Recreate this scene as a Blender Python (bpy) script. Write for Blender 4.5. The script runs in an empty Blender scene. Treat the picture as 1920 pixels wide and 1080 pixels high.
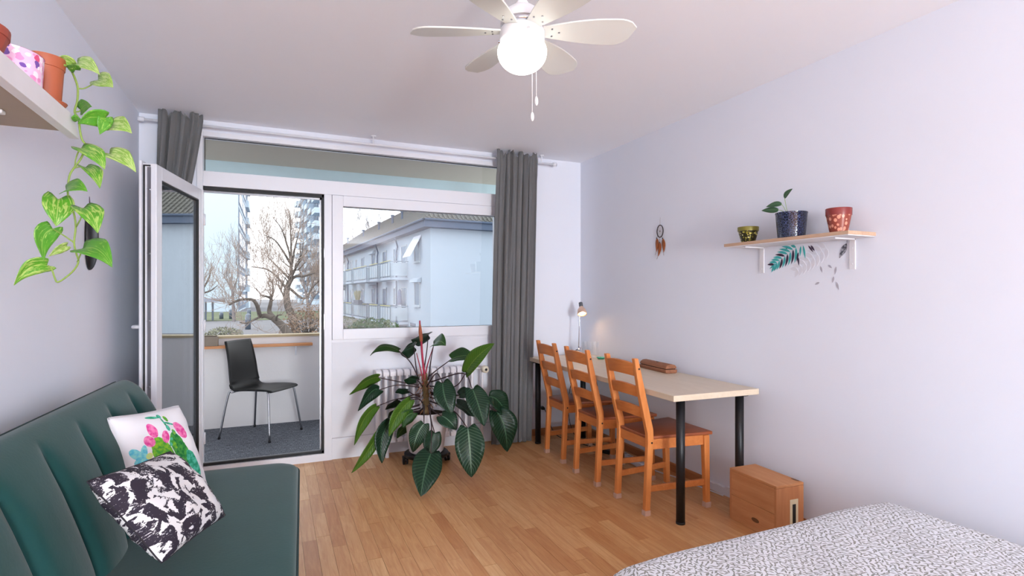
import bpy, bmesh, math, random
from mathutils import Vector, Matrix
R = math.radians
scene = bpy.context.scene
COL = scene.collection
random.seed(7)

# ---------------------------------------------------------------- camera
TH = math.atan(445 / 1009.0)                      # the camera looks 23.8 degrees to the right of the window wall's normal
cd = bpy.data.cameras.new('camera')
cam = bpy.data.objects.new('camera', cd); COL.objects.link(cam)
cam.location = (0, 0, 1.27); cam.rotation_euler = (R(90), 0, -TH)
cd.sensor_width = 36; cd.lens = 36 * 1009 / 1920; cd.shift_y = 12 / 1920; cd.clip_start = .02; cd.clip_end = 1000
scene.camera = cam
# ---------------------------------------------------------------- world: bright overcast sky
w = bpy.data.worlds.new('overcast'); scene.world = w; w.use_nodes = True
nt = w.node_tree; nt.nodes.clear()
wo = nt.nodes.new('ShaderNodeOutputWorld'); bg = nt.nodes.new('ShaderNodeBackground')
tc = nt.nodes.new('ShaderNodeTexCoord'); sx = nt.nodes.new('ShaderNodeSeparateXYZ'); cr = nt.nodes.new('ShaderNodeValToRGB')
nt.links.new(tc.outputs['Generated'], sx.inputs[0]); nt.links.new(sx.outputs['Z'], cr.inputs[0])
cr.color_ramp.elements[0].position = 0.0; cr.color_ramp.elements[0].color = (.95, .97, 1.0, 1)
cr.color_ramp.elements[1].position = 1.0; cr.color_ramp.elements[1].color = (.88, .95, 1.0, 1)
nt.links.new(cr.outputs[0], bg.inputs[0]); bg.inputs[1].default_value = 2.1
nt.links.new(bg.outputs[0], wo.inputs[0])
# ---------------------------------------------------------------- lights
def area(name, loc, target, sx_, sy_, power, col=(1, 1, 1)):
    l = bpy.data.lights.new(name, 'AREA'); l.shape = 'RECTANGLE'; l.size = sx_; l.size_y = sy_; l.energy = power; l.color = col
    o = bpy.data.objects.new(name, l); COL.objects.link(o); o.location = loc
    o.rotation_euler = (Vector(target) - Vector(loc)).to_track_quat('-Z', 'Y').to_euler(); return o
area('added_fill_light', (.98, -4.9, 1.2), (.70, 3.0, 1.75), 1.0, 1.5, 232, (.89, .957, 1.0))   # large unseen fill light added behind the camera, stands for no real lamp
scene.view_settings.view_transform = 'Standard'; scene.view_settings.look = 'None'
scene.view_settings.gamma = 1; scene.view_settings.use_curve_mapping = False
scene.view_settings.exposure = 0.54
GLOBE_STRENGTH = 3.2
try:
    scene.cycles.max_bounces = 12; scene.cycles.diffuse_bounces = 6; scene.cycles.transparent_max_bounces = 24
    scene.cycles.sample_clamp_indirect = 0
except Exception: pass

# ---------------------------------------------------------------- mesh builder
class MB:
    def __init__(s): s.v = []; s.f = []; s.uv = []; s.has_uv = False
    def add(s, vs, fs, uvs=None):
        b = len(s.v); s.v += [tuple(p) for p in vs]; s.f += [tuple(i + b for i in f) for f in fs]
        if uvs: s.has_uv = True
        s.uv += list(uvs) if uvs else [(0, 0)] * len(vs)
        return s
    def box(s, x0, x1, y0, y1, z0, z1):
        return s.add([(x0,y0,z0),(x1,y0,z0),(x1,y1,z0),(x0,y1,z0),(x0,y0,z1),(x1,y0,z1),(x1,y1,z1),(x0,y1,z1)],
                     [(0,3,2,1),(4,5,6,7),(0,1,5,4),(1,2,6,5),(2,3,7,6),(3,0,4,7)])
    def prism(s, poly, axis, a, b):
        """extrude a 2D polygon: axis 'x' -> (y,z), 'y' -> (x,z), 'z' -> (x,y)"""
        def P(p, t): return (t, p[0], p[1]) if axis == 'x' else (p[0], t, p[1]) if axis == 'y' else (p[0], p[1], t)
        n = len(poly); vs = [P(p, a) for p in poly] + [P(p, b) for p in poly]
        fs = [tuple(range(n)), tuple(range(2*n-1, n-1, -1))] + [(i, n+i, n+(i+1) % n, (i+1) % n) for i in range(n)]
        return s.add(vs, fs)
    def beam(s, p, q, w_, h_, up=(0, 0, 1), w2=None, h2=None):
        p, q = Vector(p), Vector(q); d = (q - p).normalized(); u = Vector(up)
        sd = d.cross(u)
        if sd.length < 1e-4: sd = d.cross(Vector((1, 0, 0)))
        sd.normalize(); u = sd.cross(d).normalized(); w2 = w2 or w_; h2 = h2 or h_
        vs = []
        for c, ww, hh in ((p, w_, h_), (q, w2, h2)):
            for a, b in ((-1,-1),(1,-1),(1,1),(-1,1)): vs.append(c + sd*(a*ww/2) + u*(b*hh/2))
        return s.add(vs, [(0,1,2,3),(7,6,5,4),(0,4,5,1),(1,5,6,2),(2,6,7,3),(3,7,4,0)])
    def tube(s, pts, r, n=8, cap=True):
        pts = [Vector(p) for p in pts]; m = len(pts)
        rs = r if isinstance(r, (list, tuple)) else [r]*m
        vs = []; prev = None
        for i, p in enumerate(pts):
            t = (pts[min(i+1, m-1)] - pts[max(i-1, 0)])
            t = t.normalized() if t.length > 1e-9 else Vector((0, 0, 1))
            if prev is None:
                a = Vector((0, 0, 1)) if abs(t.z) < .9 else Vector((1, 0, 0))
                u = t.cross(a).normalized()
            else:
                u = prev - t*prev.dot(t)
                u = u.normalized() if u.length > 1e-6 else t.orthogonal().normalized()
            prev = u; v = t.cross(u)
            for k in range(n):
                a = 2*math.pi*k/n; vs.append(p + (u*math.cos(a) + v*math.sin(a))*rs[i])
        fs = [(i*n+k, i*n+(k+1) % n, (i+1)*n+(k+1) % n, (i+1)*n+k) for i in range(m-1) for k in range(n)]
        if cap: fs += [tuple(range(n-1, -1, -1)), tuple(range((m-1)*n, m*n))]
        return s.add(vs, fs)
    def lathe(s, prof, c=(0, 0, 0), n=32, sx=1, sy=1):
        vs = []; uvs = []; m = len(prof); zs = [q[1] for q in prof]; z0 = min(zs); zr = max(zs)-z0 or 1
        for i, (r, z) in enumerate(prof):
            for k in range(n + 1):
                a = 2*math.pi*k/n; vs.append((c[0]+r*math.cos(a)*sx, c[1]+r*math.sin(a)*sy, c[2]+z)); uvs.append((k/n, (z-z0)/zr))
        fs = [(i*(n+1)+k, i*(n+1)+k+1, (i+1)*(n+1)+k+1, (i+1)*(n+1)+k) for i in range(m-1) for k in range(n)]
        return s.add(vs, fs, uvs)
    def grid(s, fn, nu, nv, wrap=False):
        vs = []; uvs = []
        for i in range(nu+1):
            for j in range(nv+1):
                vs.append(fn(i/nu, j/nv)); uvs.append((i/nu, j/nv))
        fs = [(i*(nv+1)+j, (i+1)*(nv+1)+j, (i+1)*(nv+1)+j+1, i*(nv+1)+j+1) for i in range(nu) for j in range(nv)]
        return s.add(vs, fs, uvs)
    def ball(s, c, r, n=12, m=8, sz=1):
        return s.lathe([(r*math.sin(math.pi*i/m) + 1e-5, -r*sz*math.cos(math.pi*i/m)) for i in range(m+1)], c, n)
    def disc(s, c, r, nrm=(0, 0, 1), h=.002, n=16):
        d = Vector(nrm).normalized(); c = Vector(c); return s.tube([c, c+d*h], r, n)

ORG = {}
def origin(o):
    while o is not None:
        if o.name in ORG: return ORG[o.name]
        o = o.parent
    return Vector((0, 0, 0))
def link_mesh(name, mb, mat, parent=None, smooth=False, merge=False, local=False):
    me = bpy.data.meshes.new(name)
    off = Vector((0, 0, 0)) if (parent is None or local) else origin(parent)
    me.from_pydata([tuple(Vector(p) - off) for p in mb.v], [], mb.f)
    if mb.has_uv:
        ul = me.uv_layers.new(name='UVMap')
        for lp in me.loops: ul.data[lp.index].uv = mb.uv[lp.vertex_index]
    bm = bmesh.new(); bm.from_mesh(me)
    if merge: bmesh.ops.remove_doubles(bm, verts=bm.verts, dist=1e-5)
    bmesh.ops.recalc_face_normals(bm, faces=bm.faces); bm.to_mesh(me); bm.free()
    if smooth:
        for p in me.polygons: p.use_smooth = True
    me.materials.append(mat)
    o = bpy.data.objects.new(name, me); COL.objects.link(o)
    if parent is not None: o.parent = parent
    return o
def bev(o, w_=.003, seg=2, ang=35):
    m = o.modifiers.new('bevel', 'BEVEL'); m.width = w_; m.segments = seg; m.limit_method = 'ANGLE'; m.angle_limit = R(ang)
    if seg > 2:
        for p in o.data.polygons: p.use_smooth = True
    return o
def solid(o, t, off=0):
    m = o.modifiers.new('solid', 'SOLIDIFY'); m.thickness = t; m.offset = off; return o
def autosmooth(o, ang=40):
    for p in o.data.polygons: p.use_smooth = True
    try: o.data.set_sharp_from_angle(angle=R(ang))
    except Exception: pass
    return o
def thing(name, label, cat, loc=(0, 0, 0), rz=0, group=None):
    o = bpy.data.objects.new(name, None); COL.objects.link(o); o.empty_display_size = .05
    o.location = loc; o.rotation_euler = (0, 0, rz)
    ORG[o.name] = Vector(loc) if rz == 0 else Vector((0, 0, 0))
    return tag(o, label, cat, group)
def tag(o, label, cat, group=None):
    o['label'] = label; o['category'] = cat
    if group: o['group'] = group
    return o
def struct(o): o['kind'] = 'structure'; return o
def stuff(o): o['kind'] = 'stuff'; return o
def copy_tree(o, parent=None):
    c = o.copy(); COL.objects.link(c)
    if parent is not None: c.parent = parent
    for ch in list(o.children): copy_tree(ch, c)
    return c

# ---------------------------------------------------------------- materials
def lin(c):
    return tuple(((x/255)/12.92 if x/255 <= .04045 else ((x/255+.055)/1.055)**2.4) for x in c) + (1,)
class NT:
    def __init__(s, name):
        s.m = bpy.data.materials.new(name); s.m.use_nodes = True; s.t = s.m.node_tree; s.t.nodes.clear()
        s.out = s.t.nodes.new('ShaderNodeOutputMaterial')
    def n(s, typ, **kw):
        x = s.t.nodes.new(typ)
        for k, v in kw.items(): setattr(x, k, v)
        return x
    def put(s, sock, v):
        if v is None: return
        if isinstance(v, bpy.types.NodeSocket): s.t.links.new(v, sock)
        else: sock.default_value = v
    def math(s, op, a, b=None, c=None, clamp=False):
        x = s.n('ShaderNodeMath', operation=op, use_clamp=clamp); s.put(x.inputs[0], a); s.put(x.inputs[1], b)
        if c is not None: s.put(x.inputs[2], c)
        return x.outputs[0]
    def vm(s, op, a, b=None, out=0):
        x = s.n('ShaderNodeVectorMath', operation=op); s.put(x.inputs[0], a)
        if b is not None:
            if op == 'SCALE': s.put(x.inputs['Scale'], b)
            else: s.put(x.inputs[1], b)
        return x.outputs[out]
    def mix(s, f, a, b, blend='MIX'):
        x = s.n('ShaderNodeMix', data_type='RGBA', blend_type=blend); s.put(x.inputs[0], f); s.put(x.inputs[6], a); s.put(x.inputs[7], b); return x.outputs[2]
    def noise(s, vec, scale, detail=3, rough=.5, dist=0, out=0):
        x = s.n('ShaderNodeTexNoise'); s.put(x.inputs['Vector'], vec); x.inputs['Scale'].default_value = scale
        x.inputs['Detail'].default_value = detail; x.inputs['Roughness'].default_value = rough; x.inputs['Distortion'].default_value = dist
        return x.outputs[out]
    def ramp(s, f, stops, interp='LINEAR'):
        x = s.n('ShaderNodeValToRGB'); s.put(x.inputs[0], f); cr = x.color_ramp; cr.interpolation = interp
        while len(cr.elements) > 1: cr.elements.remove(cr.elements[-1])
        cr.elements[0].position, cr.elements[0].color = stops[0]
        for p, c in stops[1:]: e = cr.elements.new(p); e.color = c
        return x.outputs[0]
    def coord(s, which='Object'): return s.n('ShaderNodeTexCoord').outputs[which]
    def pos(s): return s.n('ShaderNodeNewGeometry').outputs['Position']
    def sep(s, v): x = s.n('ShaderNodeSeparateXYZ'); s.put(x.inputs[0], v); return x.outputs
    def comb(s, x_=0, y_=0, z_=0):
        x = s.n('ShaderNodeCombineXYZ'); s.put(x.inputs[0], x_); s.put(x.inputs[1], y_); s.put(x.inputs[2], z_); return x.outputs[0]
    def mapv(s, v, sc=(1, 1, 1), rot=(0, 0, 0), loc=(0, 0, 0)):
        x = s.n('ShaderNodeMapping'); s.put(x.inputs[0], v); x.inputs['Scale'].default_value = sc; x.inputs['Rotation'].default_value = rot; x.inputs['Location'].default_value = loc; return x.outputs[0]
    def bump(s, h, strength=.2, dist=.01):
        x = s.n('ShaderNodeBump'); s.put(x.inputs['Height'], h); x.inputs['Strength'].default_value = strength; x.inputs['Distance'].default_value = dist; return x.outputs[0]
    def bsdf(s, col, rough=.5, metal=0, spec=.5, normal=None, sheen=0, coat=0, trans=0, sss=0):
        b = s.n('ShaderNodeBsdfPrincipled'); s.put(b.inputs['Base Color'], col); s.put(b.inputs['Roughness'], rough); s.put(b.inputs['Metallic'], metal)
        s.put(b.inputs['Specular IOR Level'], spec)
        if normal is not None: s.put(b.inputs['Normal'], normal)
        if sheen: b.inputs['Sheen Weight'].default_value = sheen; b.inputs['Sheen Roughness'].default_value = .4
        if coat: b.inputs['Coat Weight'].default_value = coat; b.inputs['Coat Roughness'].default_value = .15
        s.t.links.new(b.outputs[0], s.out.inputs[0]); return s.m

def plain(name, c, rough=.5, metal=0, spec=.5, var=.06, scale=12, bump=0, bscale=60, sheen=0, coat=0):
    t = NT(name); v = t.coord('Object'); nz = t.noise(v, scale, 3)
    a = lin(c); lo = tuple(x*(1-var) for x in a[:3]) + (1,); hi = tuple(min(1, x*(1+var)) for x in a[:3]) + (1,)
    col = t.mix(nz, lo, hi); nrm = None
    if bump: nrm = t.bump(t.noise(v, bscale, 3), bump, .005)
    return t.bsdf(col, rough, metal, spec, nrm, sheen, coat)
def wood(name, c1, c2, axis='x', rough=.45, scale=1.0, knots=False, coat=0, spec=.4):
    t = NT(name); v = t.coord('Object')
    oi = t.n('ShaderNodeObjectInfo').outputs['Random']
    v = t.vm('ADD', v, t.comb(t.math('MULTIPLY', oi, 7.3), t.math('MULTIPLY', oi, 3.1), t.math('MULTIPLY', oi, 5.7)))
    sc = {'x': (2.2, 22, 22), 'y': (22, 2.2, 22), 'z': (22, 22, 2.2)}[axis]
    m = t.mapv(v, tuple(k*scale for k in sc))
    g = t.noise(m, 1.6, 5, .6, .8); g2 = t.noise(m, 6, 3, .6)
    f = t.math('ADD', t.math('MULTIPLY', g, .75), t.math('MULTIPLY', g2, .25))
    col = t.ramp(f, [(.28, lin(c2)), (.52, lin(tuple((a+b)/2 for a, b in zip(c1, c2)))), (.72, lin(c1))])
    if knots:
        x = t.n('ShaderNodeTexVoronoi'); x.feature = 'F1'; t.put(x.inputs['Vector'], t.mapv(v, tuple({'x': (4, 9, 9), 'y': (9, 4, 9), 'z': (9, 9, 4)}[axis]))); x.inputs['Scale'].default_value = .9
        k = t.math('LESS_THAN', x.outputs['Distance'], .085 if knots is True else knots)
        col = t.mix(t.math('MULTIPLY', k, .8), col, lin(tuple(q*.42 for q in c2)))
    return t.bsdf(col, rough, 0, spec, t.bump(f, .12, .002), 0, coat)

def oak_floor():
    t = NT('oak_strip_parquet'); p = t.pos()
    tone = t.n('ShaderNodeAttribute', attribute_name='tone').outputs['Fac']
    v = t.vm('ADD', p, t.comb(t.math('MULTIPLY', tone, 31.7), t.math('MULTIPLY', tone, 17.3), 0))
    m = t.mapv(v, (26, 2.4, 1)); g = t.noise(m, 1.5, 5, .62, 1.1); fine = t.noise(t.mapv(v, (150, 5, 1)), 1.0, 3, .6)
    f = t.math('ADD', t.math('MULTIPLY', g, .7), t.math('MULTIPLY', fine, .3))
    base = t.ramp(tone, [(0, lin((192, 134, 82))), (.3, lin((208, 156, 104))), (.6, lin((215, 166, 114))), (.85, lin((222, 178, 126))), (1, lin((232, 194, 146)))])
    dark = t.mix(1.0, base, lin((226, 200, 178)), 'MULTIPLY')
    col = t.mix(t.ramp(f, [(.3, (1, 1, 1, 1)), (.62, (0, 0, 0, 1))]), base, dark)
    return t.bsdf(col, t.math('ADD', .34, t.math('MULTIPLY', fine, .14)), 0, .42, t.bump(f, .06, .001))

def glass_mat(name, tint=(.93, .97, .97), coat=0.0):
    t = NT(name); geo = t.n('ShaderNodeNewGeometry'); fr = t.n('ShaderNodeFresnel')
    ior = t.math('ADD', 1.5, t.math('MULTIPLY', geo.outputs['Backfacing'], 1/1.5 - 1.5)); t.put(fr.inputs['IOR'], ior)
    tr = t.n('ShaderNodeBsdfTransparent'); tr.inputs[0].default_value = tint + (1,)
    gl = t.n('ShaderNodeBsdfGlossy'); gl.inputs['Roughness'].default_value = 0.0; gl.inputs[0].default_value = (1, 1, 1, 1)
    mx = t.n('ShaderNodeMixShader'); t.put(mx.inputs[0], t.math('MULTIPLY_ADD', fr.outputs[0], 1 + 3*coat, coat, True)); t.put(mx.inputs[1], tr.outputs[0]); t.put(mx.inputs[2], gl.outputs[0])
    t.put(t.out.inputs[0], mx.outputs[0]); return t.m
def emit(name, c, s):
    t = NT(name); e = t.n('ShaderNodeEmission'); e.inputs[0].default_value = lin(c); e.inputs[1].default_value = s
    t.put(t.out.inputs[0], e.outputs[0]); return t.m

def stamp(t, vec, cell, off, ln, wd, seed, rect=False, jitter=.35):
    """one randomly turned little mark per cell: returns a 0/1 mask"""
    v = t.vm('ADD', t.vm('SCALE', vec, 1/cell), off + (0,))
    fl = t.vm('FLOOR', v); wn = t.n('ShaderNodeTexWhiteNoise', noise_dimensions='3D')
    t.put(wn.inputs['Vector'], t.vm('ADD', fl, (seed, seed*1.7, 0)))
    rc = t.sep(wn.outputs['Color'])
    loc = t.vm('SUBTRACT', t.vm('FRACTION', v), (.5, .5, 0))
    ls = t.sep(loc)
    x = t.math('SUBTRACT', ls[0], t.math('MULTIPLY', t.math('SUBTRACT', rc[0], .5), jitter))
    y = t.math('SUBTRACT', ls[1], t.math('MULTIPLY', t.math('SUBTRACT', rc[1], .5), jitter))
    a = t.math('MULTIPLY', wn.outputs['Value'], math.pi)
    ca, sa = t.math('COSINE', a), t.math('SINE', a)
    xr = t.math('SUBTRACT', t.math('MULTIPLY', x, ca), t.math('MULTIPLY', y, sa))
    yr = t.math('ADD', t.math('MULTIPLY', x, sa), t.math('MULTIPLY', y, ca))
    xr = t.math('ABSOLUTE', t.math('DIVIDE', xr, ln)); yr = t.math('ABSOLUTE', t.math('DIVIDE', yr, wd))
    d = t.math('MAXIMUM', xr, yr) if rect else t.math('ADD', t.math('POWER', xr, 1.6), yr)
    return t.math('LESS_THAN', d, 1.0)
def bed_print():
    t = NT('leaf_print_cotton'); v = t.coord('UV'); v = t.vm('ADD', v, t.vm('SCALE', t.noise(v, 9, 2, out=1), .004))
    m = t.math('MAXIMUM', stamp(t, v, .022, (0, 0), .47, .125, 3), stamp(t, v, .022, (.5, .5), .45, .12, 11))
    m = t.math('MAXIMUM', m, stamp(t, v, .026, (.27, .61), .46, .12, 23))
    nz = t.noise(v, 90, 2); leafc = t.mix(nz, lin((126, 128, 124)), lin((158, 157, 152)))
    col = t.mix(m, lin((226, 227, 232)), leafc)
    return t.bsdf(col, .85, 0, .2, t.bump(t.noise(v, 700, 2), .05, .001))
def brush_print():
    t = NT('brush_stroke_print'); v = t.coord('UV')
    v2 = t.vm('ADD', v, t.vm('SCALE', t.vm('SUBTRACT', t.noise(v, 7, 3, out=1), (.5, .5, .5)), .10))
    v2 = t.vm('ADD', v2, t.vm('SCALE', t.vm('SUBTRACT', t.noise(v, 60, 3, .7, out=1), (.5, .5, .5)), .03))
    m = t.math('MAXIMUM', stamp(t, v2, .27, (0, 0), .56, .165, 2, True, .3), stamp(t, v2, .31, (.5, .4), .50, .12, 9, True, .4))
    m = t.math('MAXIMUM', m, stamp(t, v2, .2, (.2, .7), .40, .10, 31, True, .5))
    dry = t.math('GREATER_THAN', t.math('ADD', t.math('MULTIPLY', t.noise(t.mapv(v, (1, 1.8, 1), (0, 0, .6)), 34, 5, .8), .6), t.math('MULTIPLY', t.noise(v, 5, 2), .4)), .575)
    m = t.math('MULTIPLY', m, t.math('SUBTRACT', 1, dry))
    col = t.mix(m, lin((226, 224, 226)), lin((52, 46, 58)))
    return t.bsdf(col, .85, 0, .2, t.bump(t.noise(v, 300, 2), .08, .001))
def cactus_print():
    t = NT('cactus_print'); v = t.coord('UV'); s = t.sep(v); U, V = t.math('ADD', s[0], .21), t.math('ADD', s[1], .07)
    wn = t.noise(v, 14, 3); col = lin((236, 234, 238))
    def blob(col, cx, cy, rx, ry, rot, c1, c2):
        x = t.math('SUBTRACT', U, cx); y = t.math('SUBTRACT', V, cy); ca, sa = math.cos(R(rot)), math.sin(R(rot))
        xr = t.math('DIVIDE', t.math('ADD', t.math('MULTIPLY', x, ca), t.math('MULTIPLY', y, sa)), rx)
        yr = t.math('DIVIDE', t.math('SUBTRACT', t.math('MULTIPLY', y, ca), t.math('MULTIPLY', x, sa)), ry)
        d = t.math('ADD', t.math('MULTIPLY', xr, xr), t.math('MULTIPLY', yr, yr))
        d = t.math('ADD', d, t.math('MULTIPLY', t.math('SUBTRACT', wn, .5), .5))
        return t.mix(t.math('LESS_THAN', d, 1), col, t.mix(t.ramp(t.noise(v, 22, 3), [(.38, (0, 0, 0, 1)), (.62, (1, 1, 1, 1))]), lin(c1), lin(c2)))
    G1, G2 = (70, 160, 60), (140, 200, 50); T1, T2 = (40, 150, 110), (90, 200, 170); P1, P2 = (225, 70, 150), (245, 140, 190); B1, B2 = (90, 190, 215), (150, 220, 215)
    D1, D2 = (30, 120, 60), (80, 165, 70)
    for a in [(.57, .50, .125, .22, 8, G1, G2), (.82, .47, .105, .27, 14, D1, D2), (.945, .30, .085, .2, 10, T1, T2), (.97, .10, .05, .1, 0, T1, T2),
              (.535, .80, .05, .085, 10, P1, P2), (.465, .695, .06, .065, 40, P1, P2), (.655, .70, .045, .07, -12, P1, P2), (.905, .74, .068, .11, 14, P1, P2),
              (.29, .60, .04, .08, 28, B1, B2), (.36, .60, .035, .08, -24, B1, B2), (.32, .52, .07, .05, 0, B1, B2), (.40, .55, .04, .03, 20, (230, 220, 120), (190, 225, 150)),
              (.63, .955, .085, .02, -10, T1, T2), (.72, .955, .028, .03, 0, D1, T2), (.79, .91, .026, .042, 10, G1, G2), (.72, .86, .014, .07, 0, D1, T2), (.78, .845, .075, .015, -18, T1, T2), (.73, .79, .028, .04, 0, T1, T2), (.79, .73, .026, .035, 20, T1, G2),
              (.745, .60, .028, .06, 25, G1, G2), (.71, .63, .025, .05, -30, G1, T2)]: col = blob(col, *a)
    return t.bsdf(col, .85, 0, .2, t.bump(t.noise(v, 300, 2), .08, .001))

def big_leaf(name, c1, c2, rib):
    t = NT(name); v = t.coord('UV'); s = t.sep(v); u = t.math('ABSOLUTE', t.math('SUBTRACT', s[1], .5))
    ph = t.math('SUBTRACT', t.math('MULTIPLY', s[0], 88), t.math('MULTIPLY', u, 34))
    st = t.math('POWER', t.math('ADD', .5, t.math('MULTIPLY', t.math('SINE', ph), .5)), 5)
    mid = t.math('LESS_THAN', u, .028)
    nz = t.noise(t.coord('Object'), 9, 3)
    col = t.mix(nz, lin(c1), lin(c2)); col = t.mix(t.math('MULTIPLY', st, .28), col, lin(rib)); col = t.mix(t.math('MULTIPLY', mid, .7), col, lin(rib))
    return t.bsdf(col, .34, 0, .26, t.bump(st, .25, .003))
def pothos_leaf(name, c1, c2, yel, amt):
    t = NT(name); v = t.coord('UV'); oi = t.n('ShaderNodeObjectInfo').outputs['Random']
    m = t.mapv(t.vm('ADD', v, t.comb(t.math('MULTIPLY', oi, 9), 0, 0)), (2.2, 7, 1), (0, 0, .25))
    nz = t.noise(m, 1.7, 4, .6, .6); f = t.ramp(nz, [(amt, (0, 0, 0, 1)), (amt+.07, (1, 1, 1, 1))])
    col = t.mix(t.noise(v, 5, 2), lin(c1), lin(c2)); col = t.mix(t.math('MULTIPLY', f, .62), col, lin(yel))
    s = t.sep(v); col = t.mix(t.math('MULTIPLY', t.math('LESS_THAN', t.math('ABSOLUTE', t.math('SUBTRACT', s[1], .5)), .018), .5), col, lin(yel))
    return t.bsdf(col, .35, 0, .5)
def dotted(name, base, rim_v, dots, dot_c, scale=16):
    t = NT(name); v = t.coord('UV'); s = t.sep(v)
    x = t.n('ShaderNodeTexVoronoi'); x.feature = 'F1'; t.put(x.inputs['Vector'], t.mapv(v, (3.0, 1, 1))); x.inputs['Scale'].default_value = dots
    d = x.outputs['Distance']; m = t.math('LESS_THAN', d, .40); c = t.mix(t.noise(v, 30), lin(dot_c[0]), lin(dot_c[1]))
    m = t.math('MULTIPLY', m, t.math('LESS_THAN', s[1], rim_v))
    return t.bsdf(t.mix(m, lin(base), c), .25, 0, .5)
# ---------------------------------------------------------------- palette
M_wall = plain('wall_paint', (229, 232, 242), .9, 0, .2, .012, 3, .05, 220)
M_ceil = plain('ceiling_paint', (246, 247, 253), .95, 0, .1, .012, 2)
M_white = plain('white_upvc', (228, 229, 236), .35, 0, .4, .01)
M_panel = plain('white_panel', (226, 228, 235), .5, 0, .3, .01)
M_gasket = plain('black_gasket', (22, 22, 26), .6)
M_glass = glass_mat('window_glass', (.935, .96, .98)); M_doorglass = glass_mat('door_glass', (.86, .90, .92), .2)
M_clear = glass_mat('tumbler_glass', (.99, .995, .992))
M_floor = oak_floor(); M_sub = plain('subfloor_dark', (92, 58, 36), .8)
M_oak = wood('oak_skirting', (186, 128, 82), (158, 100, 60), 'y'); M_oakx = wood('oak_skirting_x', (186, 128, 82), (158, 100, 60), 'x')
M_curtain = plain('grey_curtain_cloth', (112, 112, 113), .9, 0, .1, .05, 40, .15, 400, .3)
M_velvet = plain('green_velvet', (29, 70, 68), .8, 0, .15, .12, 7, .08, 90, .22)
M_velvet_seam = plain('dark_green_piping', (22, 50, 50), .8)
M_black = plain('black_powder_coat', (22, 22, 25), .42, 0, .4)
M_blackwood = plain('black_stained_ply', (11, 11, 13), .42, 0, .3, .15, 30)
M_steel = plain('satin_steel', (150, 150, 155), .28, 1, .5, .05); M_chrome = plain('polished_chrome', (215, 215, 220), .08, 1, .5, .02)
M_desk = wood('birch_laminate', (222, 206, 184), (208, 190, 166), 'y', .4, .8)
M_pine = wood('stained_pine', (222, 146, 82), (200, 116, 58), 'z', .4, .8, True); M_pinex = wood('stained_pine_slat', (216, 138, 76), (190, 108, 54), 'y', .4, .8, True)
M_seat = wood('worn_pine_seat', (164, 92, 56), (134, 68, 40), 'x', .35, .7)
M_felt = plain('felt_pad', (196, 160, 140), .9)
M_crate = wood('cedar_crate', (216, 160, 112), (186, 122, 76), 'y', .6, .5, .12); M_cratez = wood('cedar_crate_end', (206, 146, 98), (180, 116, 74), 'z', .6, .6)
M_bed = bed_print(); M_bw = brush_print(); M_cactus = cactus_print()
M_mattress = plain('mattress_ticking', (225, 224, 226), .9)
M_pot = plain('white_plastic_pot', (228, 226, 232), .35, 0, .4, .01)
M_soil = plain('potting_soil', (48, 36, 28), .95, 0, .1, .4, 60, .5, 90)
M_ph = [big_leaf('philodendron_dark', (14, 38, 24), (20, 48, 30), (70, 104, 76)), big_leaf('philodendron_mid', (28, 62, 28), (40, 76, 34), (110, 140, 90)),
        big_leaf('philodendron_light', (52, 88, 24), (70, 106, 32), (110, 132, 56)), big_leaf('philodendron_shiny', (16, 44, 28), (24, 58, 36), (120, 150, 124))]
M_petiole = plain('dark_petiole', (58, 40, 44), .45, 0, .4, .2); M_red = plain('crimson_stalk', (168, 40, 72), .4, 0, .4, .15); M_sheath = plain('brown_leaf_sheath', (158, 88, 62), .5, 0, .3, .2)
M_stem = plain('scarred_stem', (112, 92, 62), .8, 0, .2, .4, 50, .5, 60); M_root = plain('aerial_root', (150, 104, 74), .8, 0, .2, .3)
M_po = [pothos_leaf('pothos_green', (70, 140, 38), (96, 166, 48), (176, 206, 104), .56), pothos_leaf('pothos_variegated', (74, 146, 36), (104, 172, 46), (206, 220, 130), .50), pothos_leaf('pothos_pale', (126, 170, 62), (146, 188, 84), (214, 226, 160), .48)]
M_vine = plain('pale_vine', (142, 168, 84), .5, 0, .3, .15)
M_terra = plain('terracotta_plastic', (176, 94, 64), .45, 0, .4, .04)
M_radiator = plain('radiator_enamel', (234, 231, 236), .3, 0, .5, .01)
M_fan = plain('fan_white', (236, 234, 236), .35, 0, .4, .01); M_blade = plain('fan_blade_cream', (216, 218, 214), .4, 0, .4, .01)
M_bulb = emit('lit_opal_globe', (255, 250, 240), GLOBE_STRENGTH); M_desklight = emit('lit_lamp_mouth', (255, 214, 160), 40)
M_shelfwood = wood('beech_shelf', (206, 174, 148), (184, 150, 124), 'y', .5, .8); M_shelfwhite = plain('shelf_white', (226, 224, 228), .5)
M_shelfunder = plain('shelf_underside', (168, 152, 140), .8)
M_lid = plain('yellow_trim', (206, 196, 96), .6)

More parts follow.
